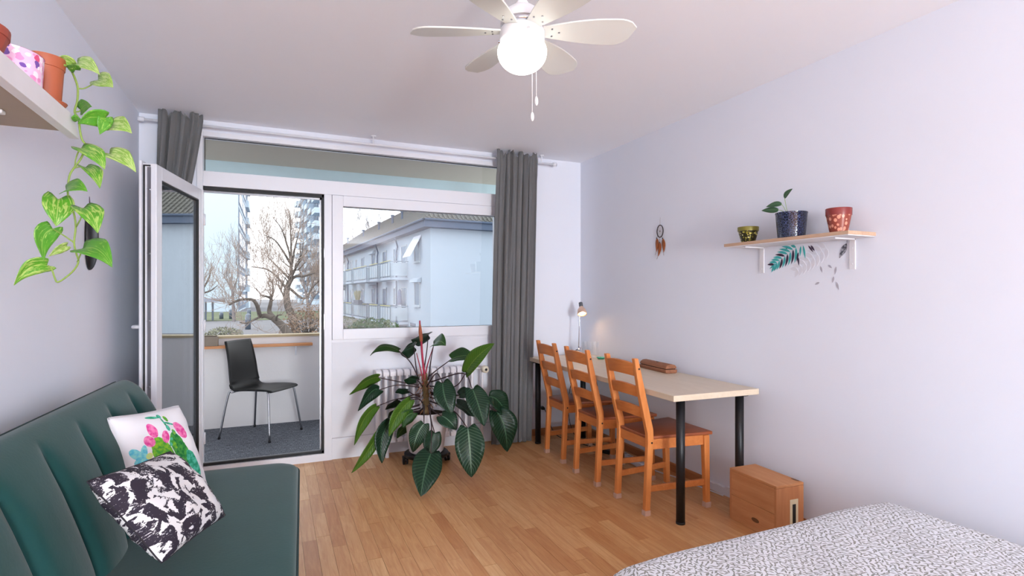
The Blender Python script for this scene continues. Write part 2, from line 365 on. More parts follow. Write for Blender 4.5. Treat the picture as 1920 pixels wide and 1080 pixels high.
# ================================================================ SETTING
H = 2.5; XL, XR, YB, YF = -.84, 2.62, 4.35, -5.6
def wall(name, boxes, mat=M_wall):
    mb = MB()
    for b in boxes: mb.box(*b)
    return struct(link_mesh(name, mb, mat))
wall('wall_left', [(XL-.12, XL, YF-.12, YB+.3, -.1, H)])
wall('wall_right', [(XR, XR+.12, YF-.12, YB+.3, -.1, H)])
wall('wall_rear', [(XL-.12, XR+.12, YF-.12, YF, -.1, H)])
OX0, OX1 = -.50, 1.90                                     # the glazed opening in the window wall
wall('wall_back', [(XL, OX0, YB, YB+.22, -.1, H), (OX1, XR, YB, YB+.22, -.1, H), (OX0, OX1, YB, YB+.22, 2.42, H)])
wall('ceiling', [(XL-.12, XR+.12, YF-.12, YB+.3, H, H+.15)], M_ceil)
flo = struct(link_mesh('floor', MB().box(XL-.05, XR+.05, YF-.05, YB+.03, -.06, -.009), M_sub))
# oak strips: staggered rows running towards the window
def tone_attr(me, vals):
    a = me.attributes.new('tone', 'FLOAT', 'FACE')
    for i, v_ in enumerate(vals): a.data[i].value = v_
rng = random.Random(5)
SW = .0692; strips = []
x = XL
while x < XR - .01:
    x1 = min(x + SW, XR); y = YF - rng.random()*.4
    while y < YB:
        L = rng.choice((.32, .40, .46, .52, .6)); y1 = min(y + L, YB)
        if y1 > YF: strips.append((x, x1, max(y, YF), y1, min(1, max(0, rng.gauss(.5, .22)))))
        y += L
    x += SW
def vis(s):
    cx, cy = (s[0]+s[1])/2, (s[2]+s[3])/2
    d = cx*math.sin(TH) + cy*math.cos(TH); l = cx*math.cos(TH) - cy*math.sin(TH)
    if d < .5: return 0
    px = 960 + 1009*l/d; py = 552 + 1009*1.27/d
    if px < -60 or px > 1960 or py > 1110: return 0
    if cx < .03 and cy < 2.95: return 0
    if cx > 1.02 and cy < 1.42: return 0
    return (s[1]-s[0])*(s[3]-s[2])/d**3
order = sorted(range(len(strips)), key=lambda i: -vis(strips[i]))
top = set(i for i in order[:300] if vis(strips[i]) > 0)
rest = MB(); rest_t = []
G = .0005
for i, s in enumerate(strips):
    zz = -.0005 * ((i*7) % 3)/2
    if i in top:
        o = link_mesh('plank', MB().box(s[0]+G, s[1]-G, s[2]+G, s[3]-G, -.009, zz), M_floor, flo); tone_attr(o.data, [s[4]]*6)
    else:
        rest.box(s[0]+G, s[1]-G, s[2]+G, s[3]-G, -.009, zz); rest_t += [s[4]]*6
o = stuff(link_mesh('plank_field', rest, M_floor, flo)); tone_attr(o.data, rest_t)
# skirting boards
b = struct(link_mesh('baseboard_right', MB().prism([(XR, 0), (XR-.014, 0), (XR-.014, .052), (XR-.008, .06), (XR, .06)], 'y', 2.74, YB), M_oak))
b = struct(link_mesh('baseboard_right_front', MB().prism([(XR, 0), (XR-.014, 0), (XR-.014, .052), (XR-.008, .06), (XR, .06)], 'y', YF, 2.30), M_oak)); b.name = 'baseboard_front'
wp = MB(); pts = [(2.30, 0), (2.74, 0), (2.74, .046), (2.70, .05), (2.67, .044), (2.63, .052), (2.58, .046), (2.55, .06), (2.5, .056), (2.30, .06)]
wp.prism(pts, 'x', XR-.02, XR); struct(link_mesh('trim_1', wp, M_panel)); bpy.data.objects['trim_1'].name = 'trim_1'
struct(link_mesh('baseboard_back', MB().prism([(YB, 0), (YB-.014, 0), (YB-.014, .052), (YB-.008, .06), (YB, .06)], 'x', OX1, XR-.015), M_oakx))
struct(link_mesh('baseboard_left', MB().prism([(XL, 0), (XL+.014, 0), (XL+.014, .052), (XL+.008, .06), (XL, .06)], 'y', YF, YB), M_oak))

# ---- glazed wall: outer frame, transom, door frame, fixed light, panel under the window
FY0, FY1 = YB - .012, YB + .075
fr = MB()
fr.box(OX0, -.462, FY0, FY1, 0, 2.42)                      # left jamb
fr.box(1.84, OX1, FY0, FY1, 0, 2.42)                       # right jamb
fr.box(-.462, 1.84, FY0, FY1, 2.385, 2.42)                 # head
fr.box(-.462, 1.84, FY0, FY1, 2.035, 2.14)                 # transom bar
fr.box(.346, .402, FY0, FY1, 0, 2.035)                     # mullion between door and window
frame = struct(bev(link_mesh('window_frame_main', fr, M_white), .003)); frame.name = 'trim_2'
w2 = struct(link_mesh('window_2', MB().box(-.462, 1.84, FY0+.02, FY0+.035, 2.14, 2.145), M_white))
def sash(parent, x0, x1, z0, z1, wd, y0, y1, mat=M_white):
    s = MB(); s.box(x0, x0+wd, y0, y1, z0, z1); s.box(x1-wd, x1, y0, y1, z0, z1); s.box(x0+wd, x1-wd, y0, y1, z0, z0+wd); s.box(x0+wd, x1-wd, y0, y1, z1-wd, z1)
    return bev(link_mesh('sash_frame', s, mat, parent), .003)
def pane_box(parent, x0, x1, z0, z1, y, mat=M_glass, gasket=True):
    link_mesh('pane', MB().box(x0, x1, y, y+.006, z0, z1), mat, parent)
    if gasket:
        g = MB(); e = .005
        g.box(x0, x0+e, y-.006, y, z0, z1); g.box(x1-e, x1, y-.006, y, z0, z1); g.box(x0+e, x1-e, y-.006, y, z0, z0+e); g.box(x0+e, x1-e, y-.006, y, z1-e, z1)
        link_mesh('gasket', g, M_gasket, parent)
pane_box(w2, -.456, 1.838, 2.143, 2.383, YB+.03)
w1 = struct(link_mesh('window_1', MB().box(.402, 1.84, FY0+.01, FY1, .90, .92), M_white))
sash(w1, .404, 1.84, .92, 2.033, .081, FY0-.006, FY1-.01)
pane_box(w1, .483, 1.762, .999, 1.954, YB+.02)
pn = struct(link_mesh('trim_3', MB().box(.402, 1.84, YB-.004, YB+.07, .165, .90), M_panel)); bev(pn, .002)
pn = struct(link_mesh('trim_4', MB().box(.402, 1.84, YB-.008, YB+.07, 0, .16), M_panel)); bev(pn, .002)
link_mesh('groove', MB().box(.402, 1.84, YB, YB+.07, .16, .165), plain('groove_grey', (190, 186, 192), .8), pn)
link_mesh('insulation_core', MB().box(.39, 1.88, YB+.07, YB+.2, -.1, .92), M_panel, pn)
# balcony door: frame with black seals, threshold, open leaf
d1 = struct(link_mesh('door_1', MB().box(-.50, .402, FY0-.004, FY1, 0, .055), M_white))
sl = MB(); e = .016
sl.box(.330, .346, YB+.004, YB+.06, .055, 2.035); sl.box(-.462, .346, YB+.004, YB+.06, 2.012, 2.035); sl.box(-.462, .346, YB+.004, YB+.03, .055, .075)
link_mesh('door_seal', sl, M_gasket, d1)
th = MB(); th.box(-.462, .346, YB+.03, YB+.05, .055, .072); link_mesh('threshold_rail', th, M_steel, d1)
th = MB(); th.box(-.462, .346, YB+.05, YB+.075, .05, .066); link_mesh('threshold_seal', th, M_gasket, d1)
th = MB(); th.box(.318, .330, YB+.045, YB+.06, .07, 2.012); th.box(-.462, .33, YB+.045, YB+.06, 1.998, 2.012); link_mesh('rebate_strip', th, M_steel, d1)
kp = MB(); kp.box(.3445, .3475, YB-.006, YB+.004, .30, .40); kp.box(.3445, .3475, YB-.006, YB+.004, 1.0, 1.12); kp.box(.3445, .3475, YB-.006, YB+.004, 1.55, 1.62); link_mesh('keeper', kp, M_steel, d1)
# the leaf, built along its own axis from the hinge, then turned inwards
leaf_empty = bpy.data.objects.new('door_2', None); COL.objects.link(leaf_empty); leaf_empty['kind'] = 'structure'
leaf_empty.location = (-.462, YB+.015, 0); leaf_empty.rotation_euler = (0, 0, R(-100.5)); ORG['door_2'] = Vector((0, 0, 0))
LW, Lz0, Lz1, LT = .80, .075, 2.005, .070            # local: x = 0 at the hinge, y from -LT (inside face) to 0 (outside face)
lf = MB(); wd = .078
lf.box(0, wd, -LT, 0, Lz0, Lz1); lf.box(LW-wd, LW, -LT, 0, Lz0, Lz1); lf.box(wd, LW-wd, -LT, 0, Lz0, Lz0+wd); lf.box(wd, LW-wd, -LT, 0, Lz1-wd, Lz1)
bev(link_mesh('leaf_frame', lf, M_white, leaf_empty), .004)
lf = MB(); lf.box(-.012, LW+.014, -LT-.012, -LT+.004, Lz0-.014, Lz1+.014)
lf2 = MB(); 
for a in ((0-.012, .05), (LW-.05, LW+.014)): lf2.box(a[0], a[1], -LT-.014, -LT, Lz0-.014, Lz1+.014)
lf2.box(.05, LW-.05, -LT-.014, -LT, Lz0-.014, Lz0+.05); lf2.box(.05, LW-.05, -LT-.014, -LT, Lz1-.05, Lz1+.014)
bev(link_mesh('rebate_lip', lf2, M_white, leaf_empty), .003)
for yy in (-.045, -.024): link_mesh('pane', MB().box(wd-.006, LW-wd+.006, yy, yy+.004, Lz0+wd-.006, Lz1-wd+.006), M_doorglass, leaf_empty)
g = MB(); e = .008
g.box(wd, wd+e, -.022, -.004, Lz0+wd, Lz1-wd); g.box(LW-wd-e, LW-wd, -.022, -.004, Lz0+wd, Lz1-wd); g.box(wd, LW-wd, -.022, -.004, Lz0+wd, Lz0+wd+e); g.box(wd, LW-wd, -.022, -.004, Lz1-wd-e, Lz1-wd)
link_mesh('gasket', g, M_gasket, leaf_empty)
g = MB(); g.box(LW, LW+.004, -.066, -.058, Lz0+.01, Lz1-.01); g.box(LW, LW+.004, -.066, -.03, Lz1-.016, Lz1-.008); link_mesh('edge_seal', g, M_gasket, leaf_empty)
ls = link_mesh('lock_strip', MB().box(LW, LW+.003, -.046, -.028, Lz0+.02, Lz1-.02), M_steel, leaf_empty)
k = MB()
for z in (.35, .75, 1.12, 1.5, 1.86): k.tube([(LW+.003, -.037, z), (LW+.012, -.037, z)], .007, 10)
link_mesh('locking_pin', k, M_steel, ls)
hd = MB(); hd.box(LW-.055, LW-.025, -LT-.024, -LT-.012, 1.02, 1.14); hd.tube([(LW-.04, -LT-.02, 1.085), (LW-.04, -LT-.065, 1.085)], .01, 10); hd.tube([(LW-.04, -LT-.062, 1.085), (LW-.17, -LT-.062, 1.085)], .011, 10)
link_mesh('handle', hd, M_white, leaf_empty, True)
for z in (.25, 1.05, 1.8): link_mesh('hinge', MB().tube([(-.006, .004, z-.04), (-.006, .004, z+.04)], .009, 10), M_white, leaf_empty, True)

# ---- balcony
BZ = -.05; BY = 6.02
def woven():
    t = NT('woven_vinyl_grey'); p = t.pos()
    a = t.noise(t.mapv(p, (240, 18, 1)), 1, 2); b_ = t.noise(t.mapv(p, (18, 240, 1)), 1, 2)
    f = t.math('MULTIPLY', t.math('ADD', a, b_), .5)
    return t.bsdf(t.ramp(f, [(.36, lin((54, 56, 62))), (.5, lin((88, 92, 100))), (.64, lin((132, 136, 146)))]), .8, 0, .2, t.bump(f, .3, .002))
M_conc = plain('parapet_paint', (214, 211, 212), .9, 0, .2, .03, 3, .1, 60)
M_balcgrey = plain('balcony_soffit', (186, 180, 166), .9, 0, .1, .03)
bf = struct(link_mesh('floor_balcony', MB().box(-1.5, 2.6, YB+.075, BY+.14, BZ-.15, BZ), woven())); 
pw = struct(link_mesh('wall_balcony_front', MB().box(-1.5, 2.6, BY, BY+.12, BZ-.1, .835), M_conc))
struct(link_mesh('trim_5', MB().box(-1.5, 2.6, BY-.02, BY+.14, .835, .858), plain('parapet_coping', (166, 150, 120), .7)))
struct(link_mesh('wall_balcony_left', MB().box(-1.62, -1.5, YB+.22, BY+.14, BZ-.2, 2.7), M_conc)); struct(link_mesh('wall_balcony_right', MB().box(2.6, 2.72, YB+.22, BY+.14, BZ-.2, .835), M_conc))
struct(link_mesh('ceiling_balcony', MB().box(-1.62, 2.72, YB+.22, BY+.10, 2.585, 2.75), M_balcgrey))
struct(link_mesh('trim_6', MB().box(-1.62, 2.72, BY-.02, BY+.10, 2.44, 2.585), plain('beam_pale_teal', (196, 216, 220), .7)))
for xx in (-.13, .42, 1.2): 
    pass
tl = thing('ledge_shelf', 'narrow orange wooden shelf board fixed inside the balcony parapet', 'shelf', (-.3, 5.93, .745))
bev(link_mesh('board', MB().box(-1.05, .36, 5.925, 6.018, .742, .768), wood('oiled_balcony_board', (206, 146, 98), (178, 116, 70), 'x', .5), tl), .002)
for xx in (-.75, -.2, .2): link_mesh('bracket', MB().prism([(6.018, .742), (5.95, .742), (5.95, .738), (6.012, .64), (6.018, .64)], 'x', xx-.006, xx+.006), M_white, tl)
# ================================================================ INTERIOR THINGS
# ---- sofa bed
SO = thing('sofa_bed', 'dark green velvet sofa bed with a channelled backrest along the left wall', 'sofa', (-.30, 2.0, 0), R(-2.5))
SY0, SY1 = -.86, 1.03
def sofa_seat():
    mb = MB()
    n1, n2 = 40, 28
    def prof(i, n, a0, a1, r):                     # arc-length style spacing with rounded ends
        t = i/n; return a0 + (a1-a0)*t
    # rounded-rectangle outline lofted through a pillow profile
    def outline(k, x0, x1, y0, y1, r):
        pts = []
        for cx, cy, a0 in ((x1-r, y1-r, 0), (x0+r, y1-r, 90), (x0+r, y0+r, 180), (x1-r, y0+r, 270)):
            for j in range(9):
                a = R(a0 + 90*j/8); pts.append((cx+r*math.cos(a), cy+r*math.sin(a)))
        return pts
    levels = [(.205, .03), (.215, .006), (.235, 0), (.375, 0), (.392, .004), (.404, .014), (.412, .032), (.417, .07), (.4195, .14), (.420, .22)]
    rings = []
    for z, ins in levels: rings.append([(p[0], p[1], z) for p in outline(0, -.24+ins, .372-ins, SY0+ins, SY1-ins, max(.11-ins*.6, .012))])
    n = len(rings[0]); vs = [p for r_ in rings for p in r_]
    fs = [(i*n+k, i*n+(k+1) % n, (i+1)*n+(k+1) % n, (i+1)*n+k) for i in range(len(rings)-1) for k in range(n)]
    fs += [tuple(range(n)), tuple(range((len(rings)-1)*n, len(rings)*n))]
    return mb.add(vs, fs)
autosmooth(link_mesh('seat', sofa_seat(), M_velvet, SO), 70)
pp = []
for cx, cy, a0 in ((.372-.11, SY1-.11, 0), (-.24+.11, SY1-.11, 90), (-.24+.11, SY0+.11, 180), (.372-.11, SY0+.11, 270)):
    for j in range(9): a = R(a0+90*j/8); pp.append((cx+.1095*math.cos(a), cy+.1095*math.sin(a), .385))
pp.append(pp[0]); link_mesh('seat_piping', MB().tube(pp, .005, 6, False), M_velvet_seam, SO, True)
seams = [-.62, -.33, -.05, .235, .53, .80]
def back_pt(v, y):
    """front and rear of the leaning backrest: v 0..1 front bottom->top, 1..2 rear top->bottom; returns x,z"""
    z0, z1, lean, th_ = .20, .875, .235, .15
    zz = [(-.155, .22), (-.165, .34), (-.172, .44), (-.205, .56), (-.245, .68), (-.285, .78), (-.315, .835), (-.345, .865), (-.375, .877), (-.41, .868), (-.43, .84), (-.425, .74), (-.395, .6), (-.36, .45), (-.33, .3), (-.31, .22)]
    t = v*(len(zz)-1); i = min(int(t), len(zz)-2); f = t-i
    def cr(a, b, c, d): return .5*((2*b)+(-a+c)*f+(2*a-5*b+4*c-d)*f*f+(-a+3*b-3*c+d)*f**3)
    g = lambda k: zz[max(0, min(len(zz)-1, k))]
    return tuple(cr(g(i-1)[q], g(i)[q], g(i+1)[q], g(i+2)[q]) for q in (0, 1))
def back_fn(u, v):
    y = SY0 + (SY1+.035-SY0)*u; x, z = back_pt(v, y)
    if v < .62:                                     # channels pulled in along the seams, deeper towards the seat
        dep = max(0, min(1, (.845-z)/.16)); dep = dep**.8*.034
        k = sum(math.exp(-abs((y-s)/.022)**1.15) for s in seams)
        pil = max(.0, min(1, (.86-z)/.15))
        dd = min(abs(y-s) for s in seams+[SY0-.02, SY1+.06])
        x += .016*pil*(1-math.exp(-dd/.06)) - dep*min(1, k)
    e = min(u, 1-u)*(SY1+.035-SY0); q = min(1, e/.11); q = math.sqrt(max(0, 1-(1-q)**2))
    cx, cz = -.29, .42
    return (cx + (x-cx)*(.55+.45*q), y, .2 + (z-.2)*(.80+.20*q))
mb = MB().grid(back_fn, 190, 60)
nv = 61
mb.f += [tuple(range(nv)), tuple(190*nv + j for j in range(nv-1, -1, -1))]
autosmooth(link_mesh('backrest', mb, M_velvet, SO), 80)
sp = [back_fn(i/60, .60) for i in range(61)]
link_mesh('top_piping', MB().tube([(p[0], p[1], p[2]+.001) for p in sp], .004, 6), M_velvet_seam, SO, True)
for sx_, sy_ in ((.30, .92), (.30, -.76), (-.36, .92), (-.36, -.76)): link_mesh('leg', MB().tube([(sx_, sy_, .21), (sx_, sy_, 0)], [.024, .016], 12), M_black, SO, True)

# ---- cushions
def cushion(name, label, TL, TR, BR, thick, mat, group='cushions on the green sofa bed'):
    TL, TR, BR = Vector(TL), Vector(TR), Vector(BR); BL = TL + BR - TR
    base = (TL+TR+BR+BL)/4
    t = thing(name, label, 'cushion', tuple(base), 0, group)
    nrm = (TR-TL).cross(BL-TL).normalized()
    if nrm.dot(Vector((0, 0, 1.27))-base) < 0: nrm = -nrm
    mb = MB(); N = 34
    for sgn in (1, -1):
        def fn(u, v, sgn=sgn):
            a, b_ = 2*u-1, 2*v-1
            sx_ = 1 - .055*(1-b_*b_)*abs(a)**3 - .03*abs(a*b_)**8; sy_ = 1 - .055*(1-a*a)*abs(b_)**3 - .03*abs(a*b_)**8
            uu, vv = .5+a*sx_/2, .5+b_*sy_/2
            p = TL*(1-uu)*vv + TR*uu*vv + BR*uu*(1-vv) + BL*(1-uu)*(1-vv)
            h = max(0, (1-abs(a)**2.6)*(1-abs(b_)**2.6))**.55
            wr = .006*math.sin(13*uu+7*vv)*math.sin(9*vv-4*uu)*h + .004*math.sin(31*vv+3*uu)*max(0, 1-abs(1-abs(a))*3.2)*h
            return p + nrm*(sgn*thick/2*h + wr)
        mb.grid(fn, N, N)
    link_mesh('cover', mb, mat, t, True, True)
    ring = []
    for k in range(4*N):
        q = k/N; s_ = int(q); f = q-s_
        a, b_ = [(-1+2*f, 1), (1, 1-2*f), (1-2*f, -1), (-1, -1+2*f)][s_]
        sx_ = 1 - .055*(1-b_*b_)*abs(a)**3 - .03*abs(a*b_)**8; sy_ = 1 - .055*(1-a*a)*abs(b_)**3 - .03*abs(a*b_)**8
        uu, vv = .5+a*sx_/2, .5+b_*sy_/2
        ring.append(TL*(1-uu)*vv + TR*uu*vv + BR*uu*(1-vv) + BL*(1-uu)*(1-vv))
    ring.append(ring[0]); link_mesh('seam', MB().tube(ring, .0022, 5, False), plain(name+'_seam_thread', (205, 203, 208) if 'cactus' in name else (44, 40, 48), .9), t, True)
    return t
cushion('cactus_cushion', 'white cushion printed with green cacti and pink flowers, at the back', (-.572, 2.430, .815), (-.385, 2.757, .785), (-.262, 2.637, .455), .12, M_cactus)
cushion('brush_print_cushion', 'black and white brush stroke cushion leaning in front of the cactus cushion', (-.462, 1.765, .775), (-.335, 2.215, .722), (-.160, 2.205, .468), .13, M_bw)

# ---- curtains and rod
def curtain(name, label, x_of, y0, z0, z1, pleats, amp, seed, hook_side=0):
    rg = random.Random(seed); ph = [rg.uniform(-.5, .5) for _ in range(40)]; am = [rg.uniform(.55, 1.15) for _ in range(40)]
    t = thing(name, label, 'curtain', (x_of(.5, 1), y0, z0), 0, None)
    def fn(u, v):
        z = z0 + (z1-z0)*v; xa, xb = x_of(0, v), x_of(1, v)
        q = u*pleats; i = int(q)
        a = amp*(.62 if v > .93 else 1)*(.75 + .35*math.sin(2.3*q+seed) + .2*math.sin(5.1*q))
        y = y0 + a*math.sin(2*math.pi*(q + .22*math.sin(1.7*q+seed) + .10*math.sin(2.6*q+2.4*v))) + .010*math.sin(5.3*q + 2.6*v) + .006*math.sin(17*q+9*v)*max(0, v-.75)
        xw = .012*math.sin(4*math.pi*q+1.1*v*3)
        zt = z + (.022*math.sin(2*math.pi*q*.5+1)+.014*math.sin(2*math.pi*q*1.7))*max(0, (v-.965)/.035)
        return (xa + (xb-xa)*u + xw*(1-.5*v), y, zt)
    o = link_mesh('cloth', MB().grid(fn, pleats*16, 60), M_curtain, t, True); solid(o, .003)
    hem = link_mesh('hem', MB().tube([fn(i/(pleats*16), 0) for i in range(pleats*16+1)], .0035, 5), M_curtain, t, True)
    rib = MB().tube([(p[0], p[1]+.004, p[2]) for p in [fn(i/(pleats*16), .945) for i in range(pleats*16+1)]], .003, 5)
    link_mesh('heading_tape', rib, M_curtain, t, True)
    return t
def xr(u, v):
    a = 1.665 + .055*min(1, v*1.05)**2; b_ = 2.03 + .075*v
    return a + (b_-a)*u
curtain('curtain', 'full length grey curtain gathered at the right side of the window', xr, 4.195, .012, 2.478, 7, .026, 3)
def xl(u, v):
    k = max(0, min(1, (v-.72)/.26)); a = -.725 + .02*k; b_ = -.572 + .125*k**.8
    return a + (b_-a)*u
curtain('curtain', 'grey curtain bunched into the left corner behind the open balcony door', xl, 4.205, .012, 2.492, 5, .022, 12)
rd = thing('curtain_rod', 'thin white curtain rod under the ceiling above the window', 'curtain rod', (.75, 4.252, 2.435))
link_mesh('pole', MB().tube([(-.80, 4.252, 2.432), (2.285, 4.252, 2.432)], .0085, 12), M_white, rd, True)
for xx in (-.81, 2.293): link_mesh('finial', MB().tube([(xx-.018, 4.252, 2.432), (xx+.018, 4.252, 2.432)], .016, 14), M_white, rd, True)
for xx in (-.68, .70, 2.16):
    br = link_mesh('ceiling_bracket', MB().tube([(xx, 4.250, 2.5), (xx, 4.250, 2.436), (xx, 4.252, 2.426)], .006, 8), M_white, rd, True)
    link_mesh('bracket_plate', MB().disc((xx, 4.250, 2.4915), .02, (0, 0, 1), .008), M_white, br, True)

# ---- radiator
ra = thing('radiator', 'white column radiator under the window behind the big plant', 'radiator', (1.14, 4.26, .1))
nsec = 15; x0 = .735; pitch = .0545
def section(xc):
    mb = MB()
    for yy in (4.215, 4.255, 4.295):
        mb.tube([(xc, yy, .135), (xc, yy, .655)], .0125, 8)
    mb.box(xc-.022, xc+.022, 4.205, 4.305, .115, .155); 
    mb.prism([(4.205, .632), (4.305, .632), (4.305, .665), (4.29, .68), (4.22, .68), (4.205, .665)], 'x', xc-.022, xc+.022)
    return mb
for k in range(nsec): bev(link_mesh('radiator_section', section(x0 + k*pitch), M_radiator, ra), .004)
link_mesh('manifold', MB().tube([(x0-.02, 4.255, .648), (x0+nsec*pitch-.02, 4.255, .648)], .017, 10), M_radiator, ra, True)
link_mesh('manifold', MB().tube([(x0-.02, 4.255, .135), (x0+nsec*pitch-.02, 4.255, .135)], .017, 10), M_radiator, ra, True)
link_mesh('valve_pipe', MB().tube([(1.53, 4.255, .648), (1.60, 4.255, .648), (1.60, 4.255, .02)], .011, 10), M_radiator, ra, True)
link_mesh('thermostat_knob', MB().tube([(1.60, 4.235, .648), (1.60, 4.20, .648), (1.60, 4.165, .648), (1.60, 4.158, .648)], [.022, .030, .029, .024], 16), plain('thermostat_cream', (216, 208, 188), .5), ra, True)
link_mesh('valve_cap', MB().disc((1.60, 4.1585, .648), .011, (0, -1, 0), .003), M_black, ra)
for xx in (.80, 1.45): link_mesh('foot', MB().box(xx-.012, xx+.012, 4.21, 4.30, 0, .118), M_radiator, ra)

# ---- big philodendron on a plant trolley
PHILO=[
((0.8415,4.0006,0.8537),(0.7056,4.0059,0.9412),(0.633,3.9833,0.8255),(0.0007,0.041,-0.0302),1,[(0.9953,3.9874,0.6278),(0.9296,3.9836,0.76)]),
((0.9822,4.1025,0.8669),(0.9258,4.0727,0.8555),(0.8667,4.0441,0.8245),(0.0017,0.0423,-0.0629),0,[(0.9928,4.0104,0.6125),(0.9863,4.0679,0.7473)]),
((1.1099,4.1555,0.9499),(1.0397,4.1318,0.9287),(0.9634,4.1108,0.9204),(-0.0082,0.0626,-0.0543),0,[(1.0299,4.0268,0.6199),(1.0854,4.1116,0.8204)]),
((1.0674,3.8463,0.8981),(1.0928,3.7805,0.9608),(1.1207,3.7135,0.9037),(0.0387,0.0174,0.0432),1,[(1.0577,3.9599,0.6278),(1.0628,3.903,0.7824)]),
((1.2343,3.9367,0.7783),(1.305,3.9055,0.8149),(1.4016,3.8629,0.7986),(0.021,0.0592,0.0425),1,[(1.0703,3.9762,0.6528),(1.1488,3.9744,0.7092)]),
((1.2533,3.655,0.7091),(1.2785,3.5674,0.8354),(1.3823,3.4342,0.9326),(-0.0194,0.0359,0.0467),2,[(1.0687,3.9551,0.5796),(1.1918,3.7368,0.6013)]),
((0.6949,4.0106,0.6593),(0.6189,3.9895,0.6786),(0.4824,3.9404,0.562),(0.0077,0.0396,-0.0453),2,[(0.9916,3.9891,0.5876),(0.8343,4.0038,0.6238)]),
((0.702,4.0075,0.5693),(0.6543,3.9739,0.6206),(0.5446,3.9676,0.4344),(0.0325,0.0214,-0.0443),0,[(0.9953,3.9874,0.5716),(0.8343,4.0038,0.5961)]),
((0.6668,3.9137,0.4687),(0.5543,3.8541,0.4301),(0.4999,3.8234,0.2322),(0.0319,0.0204,-0.0303),2,[(0.9902,3.935,0.5089),(0.8134,3.9037,0.5124)]),
((0.6719,3.8568,0.3021),(0.6038,3.7994,0.1898),(0.4805,3.8101,0.0482),(0.0312,0.0134,-0.026),2,[(0.983,3.9382,0.4454),(0.7957,3.9115,0.4081)]),
((0.7611,3.8721,0.3657),(0.6651,3.8598,0.2795),(0.6835,3.7971,0.0919),(0.0607,0.0075,-0.0193),0,[(0.9902,3.935,0.4256),(0.8488,3.8881,0.4081)]),
((0.8903,3.8152,0.5145),(0.7583,3.7641,0.4301),(0.718,3.7272,0.2946),(0.0405,0.012,-0.0365),2,[(1.0047,3.9286,0.4652),(0.9549,3.8413,0.5124)]),
((0.9077,3.8075,0.4229),(0.8348,3.8068,0.4144),(0.827,3.7884,0.3322),(0.0402,0.0121,-0.0383),1,[(1.0069,3.9058,0.4298),(0.9584,3.8398,0.4274)]),
((0.8373,4.0571,0.3869),(0.808,4.0701,0.3749),(0.7823,4.0814,0.3388),(0.0225,0.0068,-0.0223),0,[(1.0026,3.9842,0.4431),(0.9181,4.0215,0.415)]),
((0.9445,3.6492,0.3741),(0.8891,3.6517,0.3239),(0.869,3.6606,0.1846),(0.058,-0.0088,-0.0237),3,[(1.0029,3.8748,0.4557),(0.9521,3.6786,0.4226)]),
((1.0202,3.6486,0.3037),(0.9816,3.6328,0.2451),(0.973,3.6147,0.1552),(0.062,-0.004,-0.0188),0,[(1.0423,3.8574,0.4714),(1.0096,3.7079,0.3925)]),
((0.9299,3.4151,0.2363),(0.8582,3.3156,0.1712),(0.8199,3.2451,0.0305),(0.0878,-0.0172,-0.0327),0,[(1.0221,3.8117,0.466),(0.9731,3.5601,0.3729)]),
((1.0854,3.6744,0.6448),(1.0626,3.5971,0.5584),(1.1199,3.5718,0.4442),(0.0791,0.0007,0.0132),0,[(1.0338,3.9158,0.5842),(1.0716,3.7899,0.6979)]),
((1.0927,3.7259,0.4),(1.1268,3.6562,0.3925),(1.175,3.6349,0.3134),(0.0555,0.0156,0.0363),3,[(1.0394,3.8915,0.4417),(1.061,3.7945,0.4197)]),
((1.2952,3.6366,0.5908),(1.3163,3.5726,0.5055),(1.3364,3.5091,0.352),(0.0803,-0.0036,0.0158),0,[(1.0761,3.9518,0.6117),(1.2644,3.7595,0.6906)]),
((1.2146,3.5082,0.3496),(1.2047,3.4251,0.2367),(1.2113,3.4222,0.0394),(0.098,-0.0232,0.0054),3,[(1.0555,3.9062,0.4771),(1.1696,3.692,0.4382)]),
((1.5844,3.8916,0.3542),(1.637,3.8137,0.2911),(1.6605,3.858,0.0421),(0.103,-0.0075,0.0259),0,[(1.0761,3.9518,0.5154),(1.3756,3.8743,0.4858)]),
((1.5272,3.9168,0.4708),(1.611,3.8798,0.4791),(1.688,3.9005,0.2759),(0.0621,0.0357,0.0483),0,[(1.0787,3.9616,0.5216),(1.357,3.8825,0.4979)]),
((1.2715,3.9203,0.4329),(1.3384,3.8907,0.3923),(1.3935,3.8883,0.3309),(0.0384,0.0671,0.0249),0,[(1.0687,3.9551,0.4953),(1.181,3.9274,0.4633)]),
((0.8588,4.1023,0.4614),(0.8179,4.1203,0.4411),(0.7696,4.1416,0.3923),(0.0304,0.0318,-0.0211),0,[(1.0026,3.9842,0.5234),(0.9434,4.0431,0.5017)]),
((0.9258,4.0727,0.5386),(0.8811,4.0924,0.5548),(0.8402,4.1105,0.5223),(0.0203,0.0332,-0.0294),0,[(1.0051,3.994,0.5055),(0.9656,4.0333,0.5098)]),
((0.9492,3.8985,0.6436),(0.8947,3.8678,0.667),(0.855,3.8635,0.6547),(-0.0152,0.0299,-0.0345),0,[(1.0098,3.9483,0.5807),(0.983,3.9382,0.6199)]),
((1.2586,3.8166,0.5168),(1.2949,3.8006,0.5445),(1.3735,3.8206,0.4993),(0.0032,0.0522,0.0326),0,[(1.0687,3.9551,0.5355),(1.1607,3.8598,0.5168)]),
((0.9402,4.0117,0.2866),(0.8704,4.0425,0.2746),(0.841,4.0555,0.1863),(0.031,0.0144,-0.0243),1,[(1.005,3.9613,0.4073),(0.9732,3.9972,0.3548)]),
]
